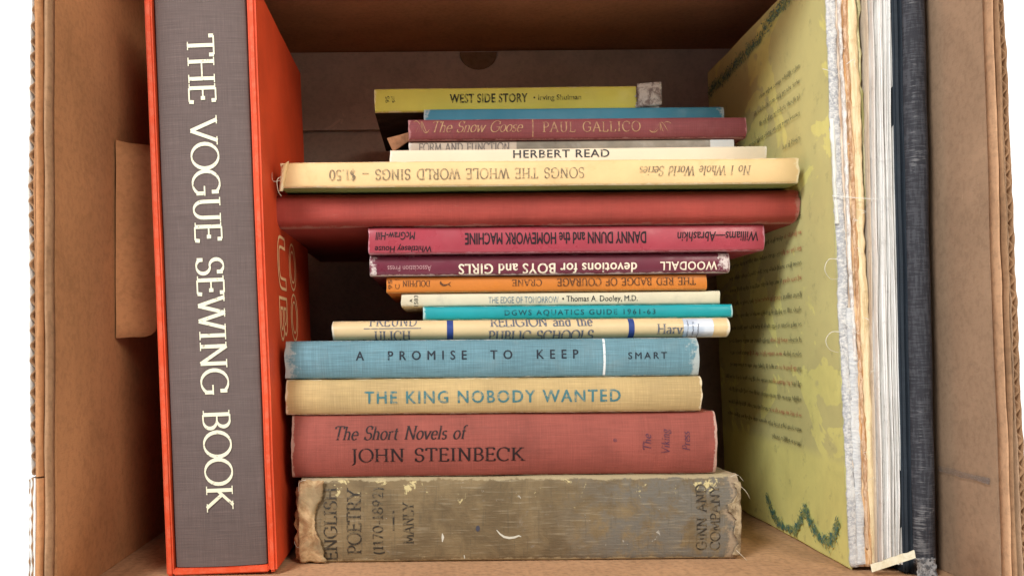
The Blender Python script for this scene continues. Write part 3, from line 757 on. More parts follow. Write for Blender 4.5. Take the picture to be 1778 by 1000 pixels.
# --- cream book with blue bars
c = srgb(218, 192, 146); d = LH(578, 1263, 'tr', 'rp', 47.5)
m = book_mat('cream_glossy_paper', c, cloth=0, rough=0.4, wear=(0.75, 0.68, 0.55), wearw=0.0004, wearx=0.0008, seed=4, dirtamt=0.12, var=0.05, **d)
bk = flat_book('hardcover_book', 'cream book with two blue bars and a clear taped library label on its right end', 578, 1263, Z['tr'], Z['rp'], 47.6, 13, m, 0.0042, True, seed=6.6, p=2.6)
ik = ink('slate_ink', (0.12, 0.13, 0.17), c, 0.2)
lbl(bk, 'author_lettering', 'FREUND', (641, 548, 724, 567), ik, 'pen', thick=.15, thin=.05, track=.12)
patch(bk, 'printed_rule', (632, 570, 731, 571.5), ik)
lbl(bk, 'author_lettering', 'ULICH', (650, 574, 713, 592), ik, 'pen', thick=.15, thin=.05, track=.12)
lbl(bk, 'title_lettering', 'RELIGION and the', (851, 549, 1029, 567), ik, 'pen', thick=.16, thin=.05, track=.07)
lbl(bk, 'title_lettering', 'PUBLIC SCHOOLS', (848, 573, 1031, 592), ik, 'pen', thick=.16, thin=.05, track=.10)
lbl(bk, 'publisher_lettering', 'Harvard', (1140, 562, 1212, 580), ik, 'pen', thick=.15, thin=.05)
BLUE = ink('bar_blue', (0.028, 0.055, 0.22))
patch(bk, 'blue_bar', (776, 553, 787, 590), BLUE); patch(bk, 'blue_bar', (1091, 553, 1101, 590), BLUE)
n = NT('clear_label', 0.15, 0.6); n.col(n.mix(n.rng(n.noise((1, 1, 1), 90, 3), .4, .6), (0.50, 0.56, 0.66), (0.66, 0.70, 0.76)))
patch(bk, 'taped_label', (1186, 553, 1238, 589), n.m, eps=0.0003)
ikl = ink('faint_pencil', (0.2, 0.22, 0.27), (0.5, 0.55, 0.65), 0.3)
for q in range(3): patch(bk, 'pencil_stroke', (1192+q*9, 556+q*3, 1194+q*9, 588), ikl, eps=.0004, ragged=.0006, seed=q)

# --- teal thin book
c = srgb(26, 148, 156); d = LH(735, 1272, 'et', 'tr', 48.6)
m = book_mat('teal_paper', c, rough=0.5, wear=(0.45, 0.62, 0.6), wearw=0.0003, wearx=0.0010, seed=5, dirtamt=0.1, var=0.12, dirt=(0.02, 0.15, 0.18), **d)
bk = flat_book('paperback_book', 'thin bright teal paperback with small dark capitals', 735, 1272, Z['et'], Z['tr'], 48.4, 12, m, 0.001, seed=7.7, rz=.3)
lbl(bk, 'title_lettering', 'DGWS AQUATICS GUIDE 1961-63', (876, 537, 1138, 548), ink('deep_teal_ink', (0.008, 0.06, 0.075), c, 0.3), bold=.01, track=1.3)

# --- grey-cream paperback
c = srgb(210, 200, 172); d = LH(697, 1250, 're', 'et', 49.2)
m = book_mat('pale_grey_cream_paper', c, rough=0.55, wear=(0.8, 0.72, 0.55), wearw=0.0003, wearx=0.001, seed=6, dirtamt=0.35, var=0.06, dirt=(0.34, 0.33, 0.27), **d)
bk = flat_book('paperback_book', 'pale greyish cream paperback between the orange and the teal spines', 697, 1250, Z['re'], Z['et'], 48.8, 10.8, m, 0.0006, seed=8.8)
lbl(bk, 'title_lettering', 'THE EDGE OF TOMORROW', (848, 515, 970, 526), ink('blue_grey_ink', (0.13, 0.2, 0.24), c, .3), bold=.004, track=1.0)
ik = ink('black_ink_a', (0.03, 0.03, 0.03), c, .2)
lbl(bk, 'author_lettering', '\u2022 Thomas A. Dooley, M.D.', (976, 513, 1107, 526), ik, bold=.01)
lbl(bk, 'number_lettering', '1583', (719, 513, 726, 532), ik, turn=90); lbl(bk, 'number_lettering', 'A', (711, 519, 716, 525), ik, turn=90, bold=.02)

# --- orange paperback (upside down)
c = srgb(198, 117, 44); d = LH(671, 1227, 'wr', 're', 49.5)
m = book_mat('orange_paper', c, rough=0.5, wear=(0.6, 0.35, 0.12), wearw=0.0003, wearx=0.0012, seed=7, dirtamt=0.25, var=0.08, dirt=(0.35, 0.13, 0.03), **d)
bk = flat_book('paperback_book', 'orange paperback lying upside down with brown capitals and a small leaping fish mark', 671, 1227, Z['wr'], Z['re'], 48.6, 10.8, m, 0.0006, seed=9.9)
ik = ink('brown_ink', (0.09, 0.035, 0.012), c, .3)
lbl(bk, 'title_lettering', 'THE RED BADGE OF COURAGE', (967, 482, 1208, 496), ik, 'pen', 180, thick=.16, thin=.06, track=.12)
lbl(bk, 'author_lettering', 'CRANE', (889, 485, 941, 497), ik, 'pen', 180, thick=.16, thin=.06, track=.12)
lbl(bk, 'publisher_lettering', 'DOLPHIN', (699, 487, 747, 498), ik, 'pen', 180, thick=.15, thin=.06)
lbl(bk, 'number_lettering', 'C 1', (686, 485, 694, 502), ik, turn=90); lbl(bk, 'number_lettering', '95', (674, 486, 681, 502), ik, turn=90)
# leaping fish emblem: body arc and forked tail
pc = P(772, 492, bk['Y']); k_ = bk['Y']/F*CM
vv_ = []
for i in range(9):
    a = R(200-i*20); r0 = 7; wd_ = 2.4*math.sin(math.pi*(i+.7)/9.5)
    for sg in (-1, 1): vv_.append((pc.x-bk['X']+(math.cos(a)*(r0+sg*wd_))*k_, bk['prof'](bk['H']/2)-.00015, pc.z-bk['z']+(-math.sin(a)*(r0+sg*wd_)*0.75+2)*k_))
ff = [(2*i, 2*i+1, 2*i+3, 2*i+2) for i in range(8)]
tb_ = len(vv_); e = vv_[-1]
vv_ += [(e[0]-1*k_, e[1], e[2]), (e[0]+6*k_, e[1], e[2]+5*k_), (e[0]+2.5*k_, e[1], e[2]), (e[0]+6*k_, e[1], e[2]-5*k_)]
ff += [(tb_, tb_+2, tb_+1), (tb_, tb_+3, tb_+2)]
pyobj('fish_emblem', vv_, ff, ik, bk['o'])

# --- dark maroon, white title (upside down)
c = srgb(104, 42, 56); d = LH(642, 1266, 'dw', 'wr', 48.2)
m = book_mat('dark_maroon_jacket', c, rough=0.4, wear=(0.62, 0.5, 0.46), wearw=0.0005, wearx=0.0022, seed=8, dirtamt=0.2, var=0.1, dirt=(0.05, 0.02, 0.03), scratch=0.15, **d)
bk = flat_book('hardcover_book', 'dark maroon upside down book with bold cream title and rubbed white corners', 642, 1266, Z['dw'], Z['wr'], 48.2, 12.5, m, 0.0012, True, m_top=ink('rubbed_edge', srgb(190, 160, 150)), seed=10.1)
ik = ink('cream_ink', (0.78, 0.66, 0.50), c, .15)
lbl(bk, 'author_lettering', 'WOODALL', (1146, 454, 1245, 469), ik, turn=180, bold=.02, track=1.08)
lbl(bk, 'title_lettering', 'devotions for BOYS and GIRLS', (796, 457, 1106, 475), ik, turn=180, bold=.02, track=1.05)
lbl(bk, 'publisher_lettering', 'Association Press', (673, 461, 749, 471), ink('pink_ink', (0.45, 0.25, 0.25), c, .3), turn=180)
n = NT('bare_rubbed_paper', 0.8, .2); RUB = n.col(n.mix(n.rng(n.noise((1, 1, 1), 300, 4, .7), .4, .55), (0.16, .04, .06), (0.62, 0.52, 0.48)))
patch(bk, 'rubbed_corner', (1247, 440, 1264, 470), RUB, ragged=.0018, seed=2); patch(bk, 'rubbed_corner', (643, 446, 654, 480), RUB, ragged=.0015, seed=5)

# --- raspberry red (upside down)
c = srgb(160, 64, 74); d = LH(640, 1327, 'rd', 'dw', 47.6)
m = book_mat('raspberry_jacket', c, rough=0.35, wear=(0.5, 0.22, 0.25), wearw=0.0004, wearx=0.0006, seed=9, dirtamt=0.15, var=0.06, dirt=(0.3, 0.05, 0.09), **d)
bk = flat_book('hardcover_book', 'raspberry pink upside down book with bold black lettering, under the long red book', 640, 1327, Z['rd'], Z['dw'], 47.6, 14, m, 0.0010, True, seed=11.1, rz=.2)
ik = ink('black_ink_b', (0.012, 0.005, 0.008), c, 0)
lbl(bk, 'author_lettering', 'Williams\u2014Abrashkin', (1176, 402, 1316, 419), ik, turn=180, bold=.012, shear=0.15)
lbl(bk, 'title_lettering', 'DANNY DUNN and the HOMEWORK MACHINE', (807, 403, 1122, 424), ik, turn=180, bold=.03)
lbl(bk, 'publisher_lettering', 'McGraw-Hill', (652, 403, 721, 417), ik, turn=180, bold=.015, shear=0.15)
lbl(bk, 'publisher_lettering', 'Whittlesey House', (651, 424, 749, 438), ik, turn=180, bold=.015, shear=0.15)

# --- long plain red book
c = srgb(150, 60, 50)
m = book_mat('plain_red_leatherette', c, L=.277, H=.018, cloth=.10, rough=0.6, wear=(0.35, 0.15, 0.11), wearw=0.0005, wearx=0.0018, scratch=.25, seed=10, dirtamt=0.25, var=0.16, dirt=(0.20, 0.05, 0.03), spec=.25)
bk = flat_book('hardcover_book', 'long plain red book with rounded unlettered spine reaching the orange slipcase', 470, 1382, Z['sr'], Z['rd'], 47.5, 19.5, m, 0.0062, True, seed=12.1, amp=.0006, r=.0022, p=5)

# --- long cream songbook (upside down), green back cover
c = srgb(222, 188, 134); d = LH(488, 1387, 'hs', 'sr', 45.8)
m = book_mat('yellowed_cream_paper', c, rough=0.6, wear=(0.78, 0.66, 0.42), wearw=0.0005, wearx=0.0015, seed=11, dirtamt=0.5, var=0.08, dirt=(0.60, 0.36, 0.15), **d)
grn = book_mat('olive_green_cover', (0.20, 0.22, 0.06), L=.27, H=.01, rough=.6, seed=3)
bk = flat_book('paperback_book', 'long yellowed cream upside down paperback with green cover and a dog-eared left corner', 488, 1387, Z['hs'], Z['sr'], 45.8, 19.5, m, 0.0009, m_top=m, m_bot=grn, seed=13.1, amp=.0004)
ik = ink('grey_brown_ink', (0.17, 0.125, 0.075), c, .4)
lbl(bk, 'title_lettering', 'SONGS THE WHOLE WORLD SINGS _ $1.50', (572, 292, 1014, 313), ik, 'pen', 180, thick=.13, thin=.055, track=.13)
lbl(bk, 'series_lettering', 'No 1 Whole World Series', (1110, 288, 1304, 306), ik, 'pen', 180, thick=.13, thin=.055, shear=.2, track=.08)
Lb = bk['L']/2
def dog(u, v):
    return (-Lb+.0002+.004*u*(1-v)+.0018*v*u-.0010*v, -0.0008-.0022*u*(1-u)*2-.0006*v, .0105-.0125*v+.003*u*(1-v))
torn(bk, 'dog_eared_corner', dog, 8, 8, m, .0003)
thread(bk['o'], [(-Lb+.001, -.001, .006), (-Lb-.0015, -.003, .0035), (-Lb-.001, -.003, -.002), (-Lb+.0005, -.002, -.0045)], .0003)
thread(bk['o'], [(-Lb+.001, -.001, .004), (-Lb-.0035, -.003, .003), (-Lb-.004, -.003, .0075)], .0002)

# --- white sheet book (author in bold capitals)
c = srgb(220, 206, 180); d = LH(677, 1330, 'fh', 'hs', 49.6)
m = book_mat('ivory_paper', c, rough=0.5, wear=(0.75, 0.7, 0.6), wearw=0.0003, wearx=0.001, seed=12, dirtamt=0.2, var=0.04, dirt=(0.4, 0.36, 0.3), **d)
bk = flat_book('paperback_book', 'ivory white paperback with bold black capitals, lying on the long cream songbook', 677, 1330, Z['fh'], Z['hs'], 49.6, 13, m, 0.0004, seed=14.1, rz=-.5)
lbl(bk, 'author_lettering', 'HERBERT READ', (891, 260, 1058, 274), ink('black_ink_c', (0.035, 0.035, 0.04), c, .15), bold=.015, track=1.1)

# --- grey book with serif capitals
c = srgb(176, 160, 142); d = LH(710, 1275, 'sf', 'fh', 51)
m = book_mat('warm_grey_paper', c, rough=0.5, wear=(0.55, 0.5, 0.44), wearw=0.0003, wearx=0.001, seed=13, dirtamt=0.3, var=0.12, dirt=(0.2, 0.18, 0.16), **d)
bk = flat_book('paperback_book', 'grey paperback with faint serif capitals and a white label at its right end', 710, 1275, Z['sf'], Z['fh'], 51.2, 12, m, 0.0003, seed=15.1)
lbl(bk, 'title_lettering', 'FORM AND FUNCTION', (727, 248, 885, 264), ink('grey_ink', (0.12, 0.10, 0.09), c, .3), 'pen', thick=.15, thin=.06, track=.1)
patch(bk, 'photo_panel', (897, 244, 1232, 264), book_mat('grey_print_photo', (0.20, 0.17, 0.13), var=.45, seed=4, dirtamt=.6, dirt=(.4, .38, .33), rough=.4))
patch(bk, 'paper_label', (1233, 243, 1274, 264), ink('label_white', (0.6, 0.6, 0.58)), eps=.0003)

# --- maroon cloth with gilt letters
c = srgb(120, 60, 63); d = LH(709, 1296, 'bs', 'sf', 51)
m = book_mat('maroon_cloth', c, cloth=.25, rough=0.65, wear=(0.42, 0.2, 0.2), wearw=0.0004, wearx=0.001, seed=14, dirtamt=0.35, var=0.1, dirt=(0.28, 0.10, 0.10), **d)
bk = flat_book('hardcover_book', 'faded maroon hardcover with gilt script title, under the thin blue book', 709, 1296, Z['bs'], Z['sf'], 51, 12.5, m, 0.0016, True, seed=16.1, rz=.3)
ik = ink('gilt_ink', (0.42, 0.25, 0.13), c, .45)
lbl(bk, 'title_lettering', 'The Snow Goose', (752, 210, 908, 231), ik, 'pen', thick=.10, thin=.04, shear=.3, track=.02, serif=.04)
lbl(bk, 'author_lettering', 'PAUL GALLICO', (942, 211, 1112, 230), ik, 'pen', thick=.12, thin=.05, track=.18)
patch(bk, 'gilt_rule', (924, 207, 926, 238), ik)
def swirl(cx, cy, w_, h_, sd):
    rr = random.Random(sd); V, Fc = [], []; k_ = bk['Y']/F*CM; p0 = P(cx, cy, bk['Y'])
    for q in range(4):
        ph = rr.uniform(0, 6); base_ = len(V)
        for i in range(17):
            t = i/16; xx = (t-.5)*w_*(0.9-0.15*q)*math.cos(q*.5); zz = h_*.42*math.sin(t*(5+q)+ph)*(1-.1*q)
            th_ = (0.9+0.7*math.sin(t*9+q))*0.6
            for sg in (-1, 1):
                z = p0.z-bk['z']+(zz+sg*th_)*k_
                V.append((p0.x-bk['X']+xx*k_+sg*.00005, bk['prof'](z)-.0002-q*5e-6, z))
        Fc += [(base_+2*i, base_+2*i+2, base_+2*i+3, base_+2*i+1) for i in range(16)]
    pyobj('gilt_flourish', V, Fc, ik, bk['o'])
swirl(732, 221, 30, 26, 1); swirl(1146, 221, 42, 22, 5)

# --- thin blue
c = srgb(64, 134, 160); d = LH(735, 1257, 'wb', 'bs', 53.3)
m = book_mat('sky_blue_paper', c, rough=0.5, wear=(0.5, 0.55, 0.55), wearw=0.0003, wearx=0.0025, seed=15, dirtamt=0.15, var=0.1, dirt=(0.05, 0.15, 0.2), **d)
bk = flat_book('paperback_book', 'thin plain blue paperback under the topmost yellow-green one', 736, 1257, Z['wb'], Z['bs'], 53.3, 11, m, 0.0005, seed=17.1)

# --- topmost yellow-green paperback
c = srgb(212, 206, 92); d = LH(650, 1145, 'w', 'wb', 54)
m = book_mat('yellow_green_paper', c, rough=0.5, wear=(0.78, 0.72, 0.45), wearw=0.0006, wearx=0.0012, seed=16, dirtamt=0.2, var=0.08, dirt=(0.36, 0.30, 0.08), scratch=.4, **d)
bk = flat_book('paperback_book', 'yellow-green paperback with black capitals on top of the pile', 650, 1143, Z['w'], Z['wb'], 54, 10.7, m, 0.0006, m_bot=book_mat('shade_darkened_back_cover', (.03, .022, .018), L=.17, H=.01, seed=3), seed=18.1, rz=-.4)  # back cover's near-black colour stands in for shade on the underside
ik = ink('black_ink_d', (0.03, 0.03, 0.012), c, .35)
lbl(bk, 'title_lettering', 'WEST SIDE STORY', (781, 163, 916, 179), ik, bold=.035, track=1.08)
lbl(bk, 'author_lettering', '\u2022 Irving Shulman', (926, 165, 1009, 177), ik, bold=.012)
lbl(bk, 'number_lettering', '95', (669, 167, 676, 179), ik, turn=90); lbl(bk, 'number_lettering', '\u00a2', (679, 167, 686, 179), ik, turn=90)
n = NT('worn_white_tape', 0.6, .3); TAPE = n.col(n.mix(n.rng(n.noise((1, 1, 1), 220, 5, .75, .6), .38, .58), (0.22, .17, .16), (0.62, 0.58, 0.54)))
patch(bk, 'worn_tape', (1104, 148, 1144, 190), TAPE, eps=.0005, ragged=.0022, seed=3)
def crumple(u, v):
    z = bk['H']*(1.06-1.0*v)+.0012*u
    return (bk['L']/2-.013+.0145*u+.0005*nz(v*9, 2, 1), bk['prof'](min(bk['H']*.97, max(bk['H']*.03, z)))-.0010-.0010*abs(nz(u*5, v*5, 2)), z)
torn(bk, 'worn_tape', crumple, 8, 10, TAPE, .0003)

# torn cardboard corner sticking out left of the pile
tp = P(690, 246, 53)
ts = thing('cardboard_scrap', 'small torn brown cardboard corner sticking out left of the maroon gilt book', 'scrap', tuple(tp))
k_ = 53/F*CM
obj('scrap_sheet', (lambda bm: (box(bm, (-.001, 0, -.001), (.001, .001, .001)), bm)[1])(bmesh.new()), KR, ts) if False else None
def scrap_pts(l):
    base_ = [(-18, 6), (2, 12), (22, 19), (20, 4), (4, -8), (-8, -16), (-12, -8)]
    return base_
bm = bmesh.new(); a = [bm.verts.new((x*k_, (x+18)*k_*.25, z*k_)) for x, z in scrap_pts(0)]; b = [bm.verts.new((x*k_, (x+18)*k_*.25+.0022, z*k_)) for x, z in scrap_pts(0)]
bm.faces.new(a); bm.faces.new(b[::-1])
for i in range(7): bm.faces.new((a[i], b[i], b[(i+1) % 7], a[(i+1) % 7]))
obj('torn_sheet', bm, kraft('kraft_scrap', (0.5, 0.26, 0.14)), ts)

# ------------------------------------------------------------------ slipcase and its book
YS = 43.1
pb = P(289, 996, YS); ptp = P(250, 0, YS); lean = math.atan2(ptp.x-pb.x, ptp.z-pb.z)
Wd = (P(481, 990, YS).x-pb.x)*1.0; Hs = 0.284; Ds = 0.148; th = 0.0034
c = srgb(214, 78, 42)
n = NT('orange_slipcase_cloth', 0.6, 0.25)
f = n.noise((1, 1, 1), 30, 4); g = n.noise((1, 1, 1), 700, 3)
base = n.mix(n.rng(f, .3, .7), mul(c, .9), mul(c, 1.06)); base = n.mix(n.math('MULTIPLY', n.rng(n.noise((1, 1, 1), 160, 5, .7), .6, .8), .3), base, mul(c, .6))
_x, _y, _z = n.xyz()
rb = n.math('MULTIPLY', n.rng(_y, .0022, -.0005), n.rng(n.noise((1, 1, 1), 190, 5, .75, 0, (2, 2, 2)), .42, .62))
base = n.mix(n.math('MULTIPLY', rb, .12), base, (0.85, 0.45, 0.30))
base = n.mix(n.math('MULTIPLY', n.rng(n.noise((300, 40, 22), 1, 4, .75, .6, (5, 1, 1)), .66, .72), .12), base, (0.75, 0.36, 0.22))
n.bump(n.math('ADD', g, n.noise((1, 1, 1), 60, 3)), .3, .0005); ORG = n.col(base)
sl = thing('slipcase', 'tall orange slipcase standing upright left of the pile, holding a grey book', 'slipcase', (pb.x, YS*CM, ZF), (0, lean, 0))
LR = 0.0066
obj('side_panel', rough_box((0, 0, 0), (th, Ds, Hs), .01, .0003, .0008, 1), ORG, sl, True)
obj('side_panel', rough_box((Wd-LR*.62, 0, 0), (Wd, Ds, Hs), .01, .0003, .0012, 2), ORG, sl, True)
obj('bottom_panel', rough_box((th-.0001, .0003, 0.0001), (Wd-LR*.62+.0001, Ds, th), .02, .0001, .0005, 3), ORG, sl, True)
obj('top_panel', rough_box((th-.0001, .0003, Hs-th), (Wd-LR*.62+.0001, Ds, Hs-.0001), .02, .0001, .0005, 4), ORG, sl, True)
obj('back_panel', rough_box((th, Ds-th, th+.0001), (Wd-LR*.62, Ds-.0002, Hs-th-.0001), .02, .0001, 0, 5), ORG, sl, True)
# raised outlined lettering on the inner side panel
def outline_text(s, w_, h_, name, cy, cz, turn):
    cu = bpy.data.curves.new('t', 'FONT'); cu.body = s; cu.size = 1; cu.offset = .01; cu.fill_mode = 'NONE'; cu.bevel_depth = 0.018; cu.bevel_resolution = 0; cu.resolution_u = 4
    o = bpy.data.objects.new('t', cu); COL.objects.link(o); me = bpy.data.meshes.new_from_object(o)
    vs = [v.co.copy() for v in me.vertices]; fs = [tuple(p.vertices) for p in me.polygons]
    bpy.data.objects.remove(o); bpy.data.meshes.remove(me); bpy.data.curves.remove(cu)
    u0, u1 = min(v.x for v in vs), max(v.x for v in vs); v0, v1 = min(v.y for v in vs), max(v.y for v in vs)
    out = []
    for v in vs:
        a = ((v.x-u0)/(u1-u0)-.5)*w_; b = ((v.y-v0)/(v1-v0)-.5)*h_
        out.append((Wd+.0002+v.z*.008, cy+b, cz-a))
    pyobj(name, out, fs, ink('pale_gold_line', (0.88, 0.55, 0.28)), sl)
outline_text('UB', .056, .024, 'outlined_lettering', .046, .1385, 0)
outline_text('OO', .056, .024, 'outlined_lettering', .082, .1385, 0)
outline_text('BOOK', .050, .048, 'outlined_lettering', .040, .0, 0) if False else None
# book inside
Wb = Wd-th-LR*.62-.0012; Hb = Hs-2*th-.0015
gb = thing('hardcover_book', 'grey linen spined book with tall cream serif title inside the orange slipcase', 'book', (0, 0, 0), (0, lean, 0))
Ml = Matrix.Translation(Vector((pb.x, YS*CM, ZF))) @ Matrix.Rotation(lean, 4, 'Y')
gb.location = Ml @ Vector((th+.0006, .0022, th+.0004))
cg_ = srgb(98, 84, 80)
GR = book_mat('grey_linen', cg_, cloth=.32, L=Hb, H=Wb, axis='zx', seed=21, dirtamt=.1, var=.05, rough=.8, dirt=(.2, .16, .14))
pr_ = spine_profile(Wb, .0022, .0016, 2.6)
xs = levels(Wb, .0016, 16)
bm = bmesh.new(); rows = []
ol = [(x, pr_(x)) for x in xs]+[(Wb, .005), (0, .005)]
NZ = 60
for i in range(NZ+1):
    z = Hb*i/NZ; rows.append([bm.verts.new((x+nz(z*20, x*40, 1)*.0002, y+nz(z*20, x*60, 4)*.0002, z)) for x, y in ol])
for i in range(NZ):
    for k in range(len(ol)):
        q = (k+1) % len(ol); bm.faces.new((rows[i][k], rows[i+1][k], rows[i+1][q], rows[i][q]))
bm.faces.new(rows[0]); bm.faces.new(rows[-1][::-1])
obj('spine', bm, GR, gb, True)
obj('cover_board', rough_box((0, .0052, 0), (.0025, Ds-.008, Hb), .03, .0001, .0005, 1), GR, gb, True)
obj('cover_board', rough_box((Wb-.0025, .0052, 0), (Wb, Ds-.008, Hb), .03, .0001, .0005, 2), GR, gb, True)
obj('page_block', rough_box((.0027, .0056, .003), (Wb-.0027, Ds-.011, Hb-.003), .03, .0001, 0, 2), pages_mat('page_edges_upright', axis=0), gb)
# title runs down the spine: x along cap height, z along text
V, Fc, _ = pen_text('THE VOGUE SEWING BOOK', thick=.125, thin=.05, nib=6, track=.055, serif=.075)
us = [v[0] for v in V]; vs_ = [v[1] for v in V]; u0, u1, v0, v1 = min(us), max(us), min(vs_), max(vs_)
Mi = (Matrix.Translation(gb.location) @ Matrix.Rotation(lean, 4, 'Y')).inverted()
ta = Mi @ P(347, 60, YS); tb2 = Mi @ P(383, 888, YS)
sc_ = YS/F*CM; caph = 50*sc_; ln = ta.z-tb2.z
bm = bmesh.new(); bv = []
for u, v, l in V:
    t = (u-u0)/(u1-u0); x = ta.x+(tb2.x-ta.x)*t+((v-v0)/(v1-v0)-.5)*caph
    bv.append(bm.verts.new((x, 0, ta.z-ln*t)) ); bv[-1].co.y = -l*1.5e-6
for f_ in Fc: bm.faces.new([bv[i] for i in f_])
for xc in xs:
    if .001 < xc < Wb-.001: bmesh.ops.bisect_plane(bm, geom=bm.verts[:]+bm.edges[:]+bm.faces[:], plane_co=(xc, 0, 0), plane_no=(1, 0, 0), dist=1e-7)
for v in bm.verts: v.co.y += pr_(v.co.x)-.00035
for f_ in bm.faces:
    f_.normal_update()
    if f_.normal.y > 0: f_.normal_flip()
obj('title_lettering', bm, ink('cream_title_ink', (0.80, 0.76, 0.56), cg_, .1), gb, keep=True)

# ------------------------------------------------------------------ upright books on the right
YG = 43.0
gbp = P(1477, 1003, YG); gtp = P(1434, 0, YG); gl = math.atan2(gtp.x-gbp.x, gtp.z-gbp.z)
HG, DG = 0.296, 0.192
n = NT('yellow_green_stained_cover', 0.6, 0.3)
c = (0.86, 0.80, 0.28)
x, y, z = n.xyz()
f1 = n.noise((1, 1, 1), 16, 4, .6, .8, (0, 0, 4)); f2 = n.noise((1, 1, 1), 90, 5, .7); f3 = n.noise((1, 1, 1), 30, 5, .65, .4, (3, 3, 3))
base = n.mix(n.rng(f3, .35, .7), c, mul(c, .86))
st = n.math('ADD', f1, n.math('MULTIPLY', n.math('SUBTRACT', f2, .5), .08))
band = n.rng(z, .048, .056)       # the bottom strip stayed clean
st = n.math('MULTIPLY', n.rng(st, .425, .445), band)
base = n.mix(n.math('MULTIPLY', st, .5), base, (0.52, 0.47, 0.25))
base = n.mix(n.math('MULTIPLY', n.rng(f2, .56, .75), .45), base, (0.24, 0.23, 0.11))
base = n.mix(n.rng(y, .004, .0, 0, .5), base, (0.45, 0.42, 0.28))
n.bump(f2, .25, .0004); GCV = n.col(base)
gbk = thing('hardcover_book', 'large upright yellow-green book with bare torn spine and printed cover facing the pile', 'book', (gbp.x, YG*CM, ZF), (0, gl, R(-0.5)))
o = obj('cover_board', rough_box((0, .001, .0), (.0024, DG, HG), .006, .0005, .0008, 3), GCV, gbk, True)
obj('page_block', rough_box((.0026, .003, .003), (.0125, DG-.004, HG-.003), .01, .0003, 0, 4), pages_mat('page_edges_green_book', (0.60, 0.5, 0.33), 0, .0005), gbk)
back = obj('cover_board', rough_box((.0145, .005, 0), (.0166, DG, HG), .006, .0006, .0006, 6), book_mat('olive_back_board', (0.30, 0.27, 0.10), seed=9, dirtamt=.6, dirt=(.12, .08, .04)), gbk, True)
# bare torn spine surface
def strip(name, x0, x1, y0, m, seed, z0=0.0, z1=HG, amp=.0012, rag=.0008, nzr=150, nxr=6, tilt=0.0, parent=gbk, th=.0006, fz=260):
    V, Fc = [], []
    for i in range(nzr+1):
        z = z0+(z1-z0)*i/nzr
        e0 = nz(z*fz, seed, 0)*rag+nz(z*30, seed, 3)*rag*1.2; e1 = nz(z*fz, seed+7, 0)*rag+nz(z*30, seed+4, 3)*rag*1.2
        for j in range(nxr+1):
            t = j/nxr; x = x0+e0+(x1+e1-x0-e0)*t
            yv = y0+tilt*t+nz(z*70, x*400, seed)*amp-math.sin(math.pi*t)*amp*.8
            V.append((x, yv, z))
    for i in range(nzr):
        for j in range(nxr):
            a = i*(nxr+1)+j; Fc.append((a, a+1, a+nxr+2, a+nxr+1))
    o = pyobj(name, V, Fc, m, parent, True); md = o.modifiers.new('thickness', 'SOLIDIFY'); md.thickness = th; md.offset = 1
    return o
def rough_mat(name, ca, cb, sx=900, sz=60, seed=0):
    n = NT(name, .9, .1); a = n.noise((sx, 200, sz), 1, 4, .7, .2, (seed, 0, 0)); b = n.noise((1, 1, 1), 260, 4, .7, 0, (0, seed, 0)); g = n.noise((1, 1, 1), 35, 3, .5, 0, (0, 0, seed))
    base = n.mix(n.rng(a, .38, .62), ca, cb); base = n.mix(n.rng(b, .55, .72, 0, .5), base, mul(ca, .7)); base = n.mix(n.rng(g, .45, .65, 0, .5), base, mul(cb, 1.05))
    n.bump(n.math('ADD', a, b), .8, .0008); return n.col(base)
MESH_ = rough_mat('grey_white_mull_cloth', (0.36, 0.36, 0.37), (0.66, 0.64, 0.60), 600, 900, 1)
PINK = rough_mat('pinkish_paper', (0.55, 0.36, 0.24), (0.74, 0.60, 0.46), 900, 50, 2)
GLUE = rough_mat('orange_glue', (0.50, 0.24, 0.09), (0.78, 0.56, 0.34), 1100, 70, 3)
CRM = rough_mat('cream_lining', (0.62, 0.45, 0.24), (0.80, 0.66, 0.42), 700, 50, 4)
strip('mull_cloth_strip', -.0008, .0035, -.0008, MESH_, 1.1, .002, HG-.002, .0008, .0008)
strip('spine_lining', .0028, .0068, -.0002, PINK, 2.2, .002, HG-.003, .0009, .0008)
strip('mull_cloth_strip', .0026, .0062, -.0012, rough_mat('white_mull_cloth', (0.52, 0.52, 0.52), (0.68, 0.67, 0.64), 300, 1200, 6), 6.6, .003, .125, .0006, .0007)
strip('glue_layer', .0056, .0092, -.0006, GLUE, 3.3, .002, HG-.003, .0010, .0007)
strip('spine_lining', .0048, .0056, -.0018, rough_mat('white_ridge', (0.52, 0.44, 0.38), (0.76, 0.72, 0.66), 700, 300, 14), 8.1, .10, HG-.004, .0008, .0006)
strip('spine_lining', .0074, .0080, -.0016, rough_mat('tan_ridge', (0.42, 0.22, 0.11), (0.66, 0.46, 0.30), 700, 300, 15), 9.1, .01, HG-.004, .0008, .0006)
strip('spine_lining', .0082, .0133, -.0002, CRM, 4.4, .002, HG-.003, .0010, .0007)
strip('torn_lining_strip', .0150, .0160, .0025, rough_mat('torn_green_paper', (0.30, 0.27, 0.10), (0.62, 0.55, 0.32), 500, 40, 8), 5.5, .10, HG, .0016, .0012)
strip('torn_lining_strip', -.0012, .0004, -.0014, rough_mat('white_torn_paper', (0.55, 0.53, 0.45), (0.74, 0.73, 0.66), 500, 40, 9), 7.5, .165, .215, .0008, .0007, 60)
WT = ink('white_thread', (0.72, 0.70, 0.64))
def lz(py): return (Mg @ P(1455, py, YG)).z
Mg = (Matrix.Translation(gbk.location) @ gbk.rotation_euler.to_matrix().to_4x4()).inverted()
def th_px(pts, rad=.00016):      # thread through photograph positions, just proud of the spine
    thread(gbk, [tuple((Mg @ P(px, py, YG-dy))) for px, py, dy in pts], rad, WT)
